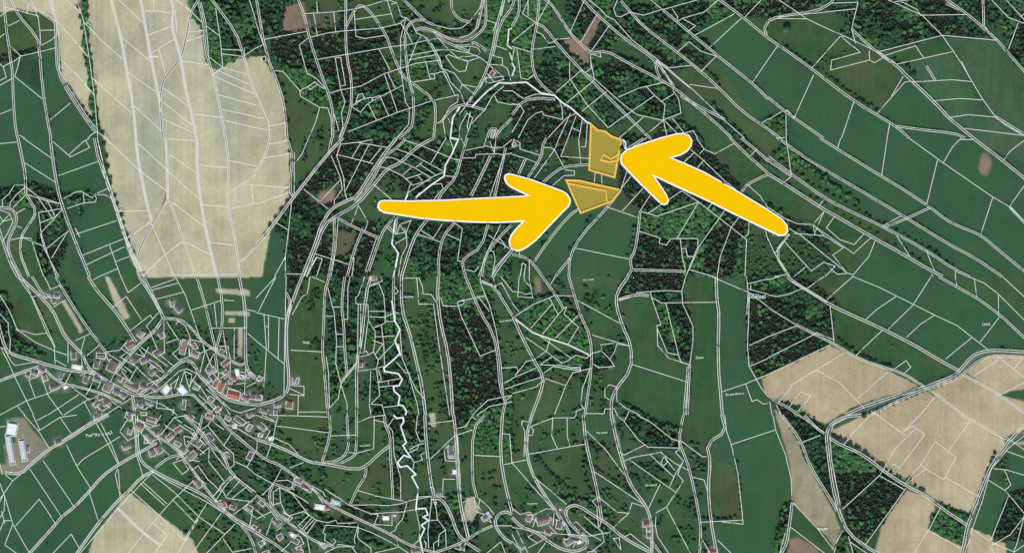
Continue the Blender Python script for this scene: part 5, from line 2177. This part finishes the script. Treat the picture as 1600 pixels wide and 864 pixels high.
for (nm, k), hs in buck.items():
    hs.sort(key=lambda h: h[1])
    for i, (k, cx, cy, l, w, an) in enumerate(hs):
        barn = k == 's' or l * w > 260
        L, W = l * S * .84, w * S * .84
        what = 'barn' if barn else 'house'
        lab = ('%s %s %s from the left %s' % (ORD[i], CN[k], what, nm)) if len(hs) > 1 else 'only %s %s %s' % (CN[k], what, nm)
        root = link(bpy.data.objects.new('barn' if barn else 'house', None)); root.location = (wx(cx), wy(cy), 0); root.rotation_euler.z = math.radians(an)
        tag(root, lab, what, 'farm buildings' if barn else 'houses ' + nm)
        h = 3.2 + min(W, 10) * .12; rise = W * (.10 if k in 'wst' else .36)
        V, F = walls(L, W, h, rise); pmesh('wall', V, F, rnd.choice(M_wall), root)
        V, F = gable(L, W, h, rise, .35); rf = pmesh('roof', V, F, rnd.choice(M_roof[k]), root)
        if not barn and k not in 'w':
            c = L * rnd.uniform(-.3, .3); V, F = boxm(c - .45, c + .45, .5, 1.4, h + rise * .3, h + rise + 1.1); pmesh('chimney', V, F, M_brick, rf)
        elif k == 's':
            V, F = boxm(-L * .5, L * .5, -.5, .5, h + rise + .1, h + rise + .6); pmesh('roof_vent', V, F, M_roof['w'][1], rf)
            if L > 50:
                V, F = walls(W * 1.45, 11, h - .4, 1.2); wg = pmesh('wing_wall', V, F, M_wall[2], root)
                V2, F2 = gable(W * 1.45, 11, h - .4, 1.2, .3); wr = pmesh('wing_roof', V2, F2, M_roof['s'][0], root)
                for o in (wg, wr): o.rotation_euler.z = math.pi / 2; o.location = (L * .5 - 7, -1.5, 0)
        mark(cx, cy, max(l, w) * .35, 0)
        A = math.radians(-an); ca, sa = math.cos(A), math.sin(A); e1, e2 = l / 2 + .25, w / 2 + .25
        ring = [(cx + ca * u - sa * v, cy + sa * u + ca * v) for u, v in ((-e1, -e2), (e1, -e2), (e1, e2), (-e1, e2), (-e1, -e2))]
        polys.append(('o', ring))

# ---------------------------------------------------------------- boundary lines draped over ground and canopy
cm = canopy.copy()
for _ in range(3):
    c2 = cm.copy()
    for dy_, dx_ in ((0, 1), (0, -1), (1, 0), (-1, 0)): c2 = np.maximum(c2, np.roll(np.roll(cm, dy_, 0), dx_, 1))
    cm = c2
def zsurf(x, y):
    X = min(max(int(x) + PAD, 0), RW - 1); Y = min(max(int(y) + PAD, 0), RH - 1); return float(cm[Y, X])
def drape(p, lift):
    q = resample(p, 2.5); z = [zsurf(*c) for c in q]; n = len(z)
    z = [max(z[max(0, i - 1):i + 2]) for i in range(n)]; z = [sum(z[max(0, i - 1):i + 2]) / len(z[max(0, i - 1):i + 2]) for i in range(n)]
    return q, [v + lift + 1.0 if v > .3 else .36 + lift * .08 for v in z]
cutm = np.zeros((RH, RW), bool)
for P in (ARW1, ARW2, PAR1, PAR2):
    r_c = inpoly_grid(P); cutm[r_c[0]:r_c[1], r_c[2]:r_c[3]] |= r_c[4]
def pieces(p):     # nothing is drawn under the arrows and the highlighted plots
    out = []; cur = []
    for x, y in resample(p, 1.5):
        X = min(max(int(x) + PAD, 0), RW - 1); Y = min(max(int(y) + PAD, 0), RH - 1)
        if cutm[Y, X]:
            if len(cur) > 1: out.append(cur)
            cur = []
        else: cur.append((x, y))
    if len(cur) > 1: out.append(cur)
    return out
class Net:
    def __init__(s): s.V = []; s.F = []; s.k = 0
    def add(s, p, w, lift=.5):
        s.k += 1
        for c in pieces(p): s.one(c, w, lift)
    def one(s, p, w, lift):
        q, z = drape(p, lift + (s.k * 37 % 61) * .03)
        it = iter(z); V, F = ribbon(q, w, lambda x, y: next(it)); o = len(s.V); s.V += V; s.F += [tuple(a_ + o for a_ in f) for f in F]
def offset(p, d):
    n = len(p); out = []
    for i in range(n):
        a_ = p[max(0, i - 1)]; b_ = p[min(n - 1, i + 1)]; dx, dy = b_[0] - a_[0], b_[1] - a_[1]; L = math.hypot(dx, dy) or 1
        out.append((p[i][0] - dy / L * d, p[i][1] + dx / L * d))
    return out
def runout(p):     # lines that leave the frame go on a little past it
    p = list(p)
    for e_ in (0, -1):
        x, y = p[e_]; o_ = p[1] if e_ == 0 else p[-2]
        if x <= 0 or x >= 1600 or y <= 0 or y >= 864:
            dx, dy = x - o_[0], y - o_[1]; L = math.hypot(dx, dy) or 1; q = (x + dx / L * 30, y + dy / L * 30)
            if e_ == 0: p.insert(0, q)
            else: p.append(q)
    return p
thin, lane, bold = Net(), Net(), Net()
for k, p in polys:
    if len(p) < 2: continue
    p = runout(p)
    inw = sum(bool(wheatm[min(max(int(y) + PAD, 0), RH - 1), min(max(int(x) + PAD, 0), RW - 1)]) for x, y in resample(p, 8)) / len(resample(p, 8)) > .6
    if k == 'l': thin.add(p, 1.35 if inw else 1.05)
    elif k == 'o': thin.add(p, 1.0, .3)
    elif k == 'd':
        p = smooth(p, 1); lane.add(offset(p, 1.35), .95); lane.add(offset(p, -1.35), .95)
    elif k == 'D':
        p = smooth(p, 1)
        if inw: lane.add(p, 1.3)
        lane.add(offset(p, 1.6), 1.15); lane.add(offset(p, -1.6), 1.15)
    elif k == 'b': thin.add(p, 2.2, 2.4)
    elif k == 'B': bold.add(p, 2.3, 2.6)
    elif k == 'W': thin.add(p, 2.4, 2.0)
bold.add([(800 + x / 4, 216 + y / 4) for x, y in [(690, 10), (705, 22), (710, 40), (708, 62), (720, 75)]], 2.0, 2.6)
o = np_mesh('parcel_boundary_lines', thin.V, thin.F, M_line); tag(o, 'net of thin white plot boundary lines over the whole landscape', 'boundary lines', kind='stuff')
o = np_mesh('lane_boundary_lines', lane.V, lane.F, M_lane); tag(o, 'paired white lines edging the lanes and long field strips', 'boundary lines', kind='stuff')
o = np_mesh('municipal_border_line', bold.V, bold.F, M_bold); tag(o, 'bold white zigzag border line running down the middle valley', 'border line')

# ---------------------------------------------------------------- place-name lettering
NAMES = [('Padělky u lesů', 155, 678, 41, 7, 'across the dark crop field south-west of the village'), ('Role', 479, 535, 10, 0, 'on the olive meadow east of the village road'),
 ('Na vrších', 919.5, 437, 16, 4, 'on the pasture below the round green field'), ('Nad mlýnem', 791, 501, 21, 8, 'beside the long spruce forest'),
 ('Zadní', 1093, 558.5, 13, 1, 'in the narrow pasture right of the centre'), ('Za panskou s.', 1148, 615, 30, 5, 'on the green field left of the tan fields'),
 ('Úzká', 1540.5, 506.5, 12, 4, 'on the crop field at the right edge'), ('Zálesí', 1184, 463, 24, -3, 'at the corner of the dark wood on the right'),
 ('U studny', 636, 463.5, 20, 0, 'right of the bold zigzag line'), ('Na lukách', 570.5, 695.5, 16, 5, 'beside the curved lane ends in the valley'),
 ('Kopaniny', 832, 786, 16, 3, 'just above the bottom hairpin hamlet'), ('Na stráni', 940.5, 675.5, 17, 3, 'between the two upper hill lanes'),
 ('Na skalce', 1017, 757, 18, 4, 'among the slanting hill plots'), ('Rovně', 1286, 826, 15, 3, 'on the tan strip tip near the bottom'),
 ('Záhumny', 358, 469, 16, 0, 'on the green plots below the wheat field'), ('Podlesí', 82, 463, 24, -8, 'at the hamlet on the western lane')]
for txt, x, y, wd, an, where in NAMES:
    cu = bpy.data.curves.new('t', 'FONT'); cu.body = txt; cu.size = 6; cu.extrude = .15; cu.offset = .05; cu.align_x = 'CENTER'; cu.align_y = 'CENTER'
    to = bpy.data.objects.new('t', cu); COL.objects.link(to); bpy.context.view_layer.update()
    me = bpy.data.meshes.new_from_object(to.evaluated_get(bpy.context.evaluated_depsgraph_get())); bpy.data.objects.remove(to)
    me.materials.clear(); me.materials.append(M_text); vx = [v.co.x for v in me.vertices]; s = wd * S / (max(vx) - min(vx))
    o = link(bpy.data.objects.new('place_name_lettering', me)); o.scale = (s, s, 1); o.rotation_euler.z = math.radians(an)
    o.location = (wx(x), wy(y), max(zsurf(x - 5, y), zsurf(x, y), zsurf(x + 5, y)) + 3)
    tag(o, 'small blurred white place name lettering ' + where, 'lettering', 'place names')

# ---------------------------------------------------------------- highlighted parcels and arrows
def slab(name, P, z0, z1, mat, parent=None, bev=0):
    bm = bmesh.new(); vs = [bm.verts.new((wx(x), wy(y), z0)) for x, y in P]; f = bm.faces.new(vs)
    if f.normal.z > 0: f.normal_flip()
    r = bmesh.ops.extrude_face_region(bm, geom=[f]); 
    for v in [g for g in r['geom'] if isinstance(g, bmesh.types.BMVert)]: v.co.z = z1
    bmesh.ops.triangulate(bm, faces=[f_ for f_ in bm.faces if len(f_.verts) > 4]); bmesh.ops.recalc_face_normals(bm, faces=bm.faces)
    me = bpy.data.meshes.new(name); bm.to_mesh(me); bm.free(); me.materials.append(mat)
    return link(bpy.data.objects.new(name, me), parent)
def area(P): return sum(a_[0] * b_[1] - b_[0] * a_[1] for a_, b_ in zip(P, P[1:] + P[:1])) / 2
def inset(P, d):
    sgn = 1 if area(P) > 0 else -1; n = len(P); out = []
    for i in range(n):
        a_, c, b_ = P[i - 1], P[i], P[(i + 1) % n]
        d1 = (c[0] - a_[0], c[1] - a_[1]); l1 = math.hypot(*d1); d2 = (b_[0] - c[0], b_[1] - c[1]); l2 = math.hypot(*d2)
        n1_ = (-d1[1] / l1, d1[0] / l1); n2_ = (-d2[1] / l2, d2[0] / l2); m = (n1_[0] + n2_[0], n1_[1] + n2_[1]); lm = math.hypot(*m)
        m = (m[0] / lm, m[1] / lm); k = 1 / max(.3, m[0] * n1_[0] + m[1] * n1_[1])
        out.append((c[0] + m[0] * d * k * sgn, c[1] + m[1] * d * k * sgn))
    return out
def border(name, P, w, z0, z1, mat, parent, closed=True):
    n = len(P)
    if closed:
        A_, B_ = inset(P, -w / 2), inset(P, w / 2); V = []
        for (x, y), (u, v) in zip(A_, B_): V += [(wx(x), wy(y), z0), (wx(u), wy(v), z0), (wx(x), wy(y), z1), (wx(u), wy(v), z1)]
        F = []
        for i in range(n):
            a_, b_ = 4 * i, 4 * ((i + 1) % n)
            F += [(a_ + 2, b_ + 2, b_ + 3, a_ + 3), (a_, b_, b_ + 2, a_ + 2), (a_ + 1, a_ + 3, b_ + 3, b_ + 1), (a_, a_ + 1, b_ + 1, b_)]
        return pmesh(name, V, F, mat, parent)
    V, F = ribbon(P, w, lambda x, y: z1); m = len(V); V = V + [(x, y, z0) for x, y, z in V]
    F = F + [tuple(i + m for i in f[::-1]) for f in F] + [(2 * i - 2, 2 * i, 2 * i + m, 2 * i - 2 + m) for i in range(1, m // 2)] + [(2 * i - 1, 2 * i - 1 + m, 2 * i + 1 + m, 2 * i + 1) for i in range(1, m // 2)]
    F += [(0, m, m + 1, 1), (m - 2, m - 1, 2 * m - 1, 2 * m - 2)]
    return pmesh(name, V, F, mat, parent)
for P, Q, c, lab, op in ((PAR1, PAR1B, (931, 237), 'upper translucent orange plot with notched inner outline beside the right arrow tip', True),
                     (PAR2, PAR2B, (925, 305), 'lower translucent orange wedge plot beside the left arrow head', False)):
    root = link(bpy.data.objects.new('highlighted_parcel', None)); root.location = (0, 0, 0)
    tag(root, lab, 'highlighted plot', 'highlighted plots')
    slab('tint', P, .9, 1.0, M_fill, root); border('border', P, 3.0, .5, 3.2, M_ora, root); border('inner_border', Q, 2.6, .5, 2.9, M_ora, root, False)
for P, lab in ((ARW1, 'long yellow arrow with white rim pointing right at the lower orange plot'), (ARW2, 'yellow arrow with white rim pointing up left at the upper orange plot')):
    root = link(bpy.data.objects.new('arrow', None)); tag(root, lab, 'arrow', 'yellow arrows')
    P = smooth(P + [P[0]], 1)[:-1] if False else P
    slab('rim', P, .3, 5.0, M_rim, root); slab('face', inset(P, 2.1), 5.0 + .004, 5.4, M_yel, root)
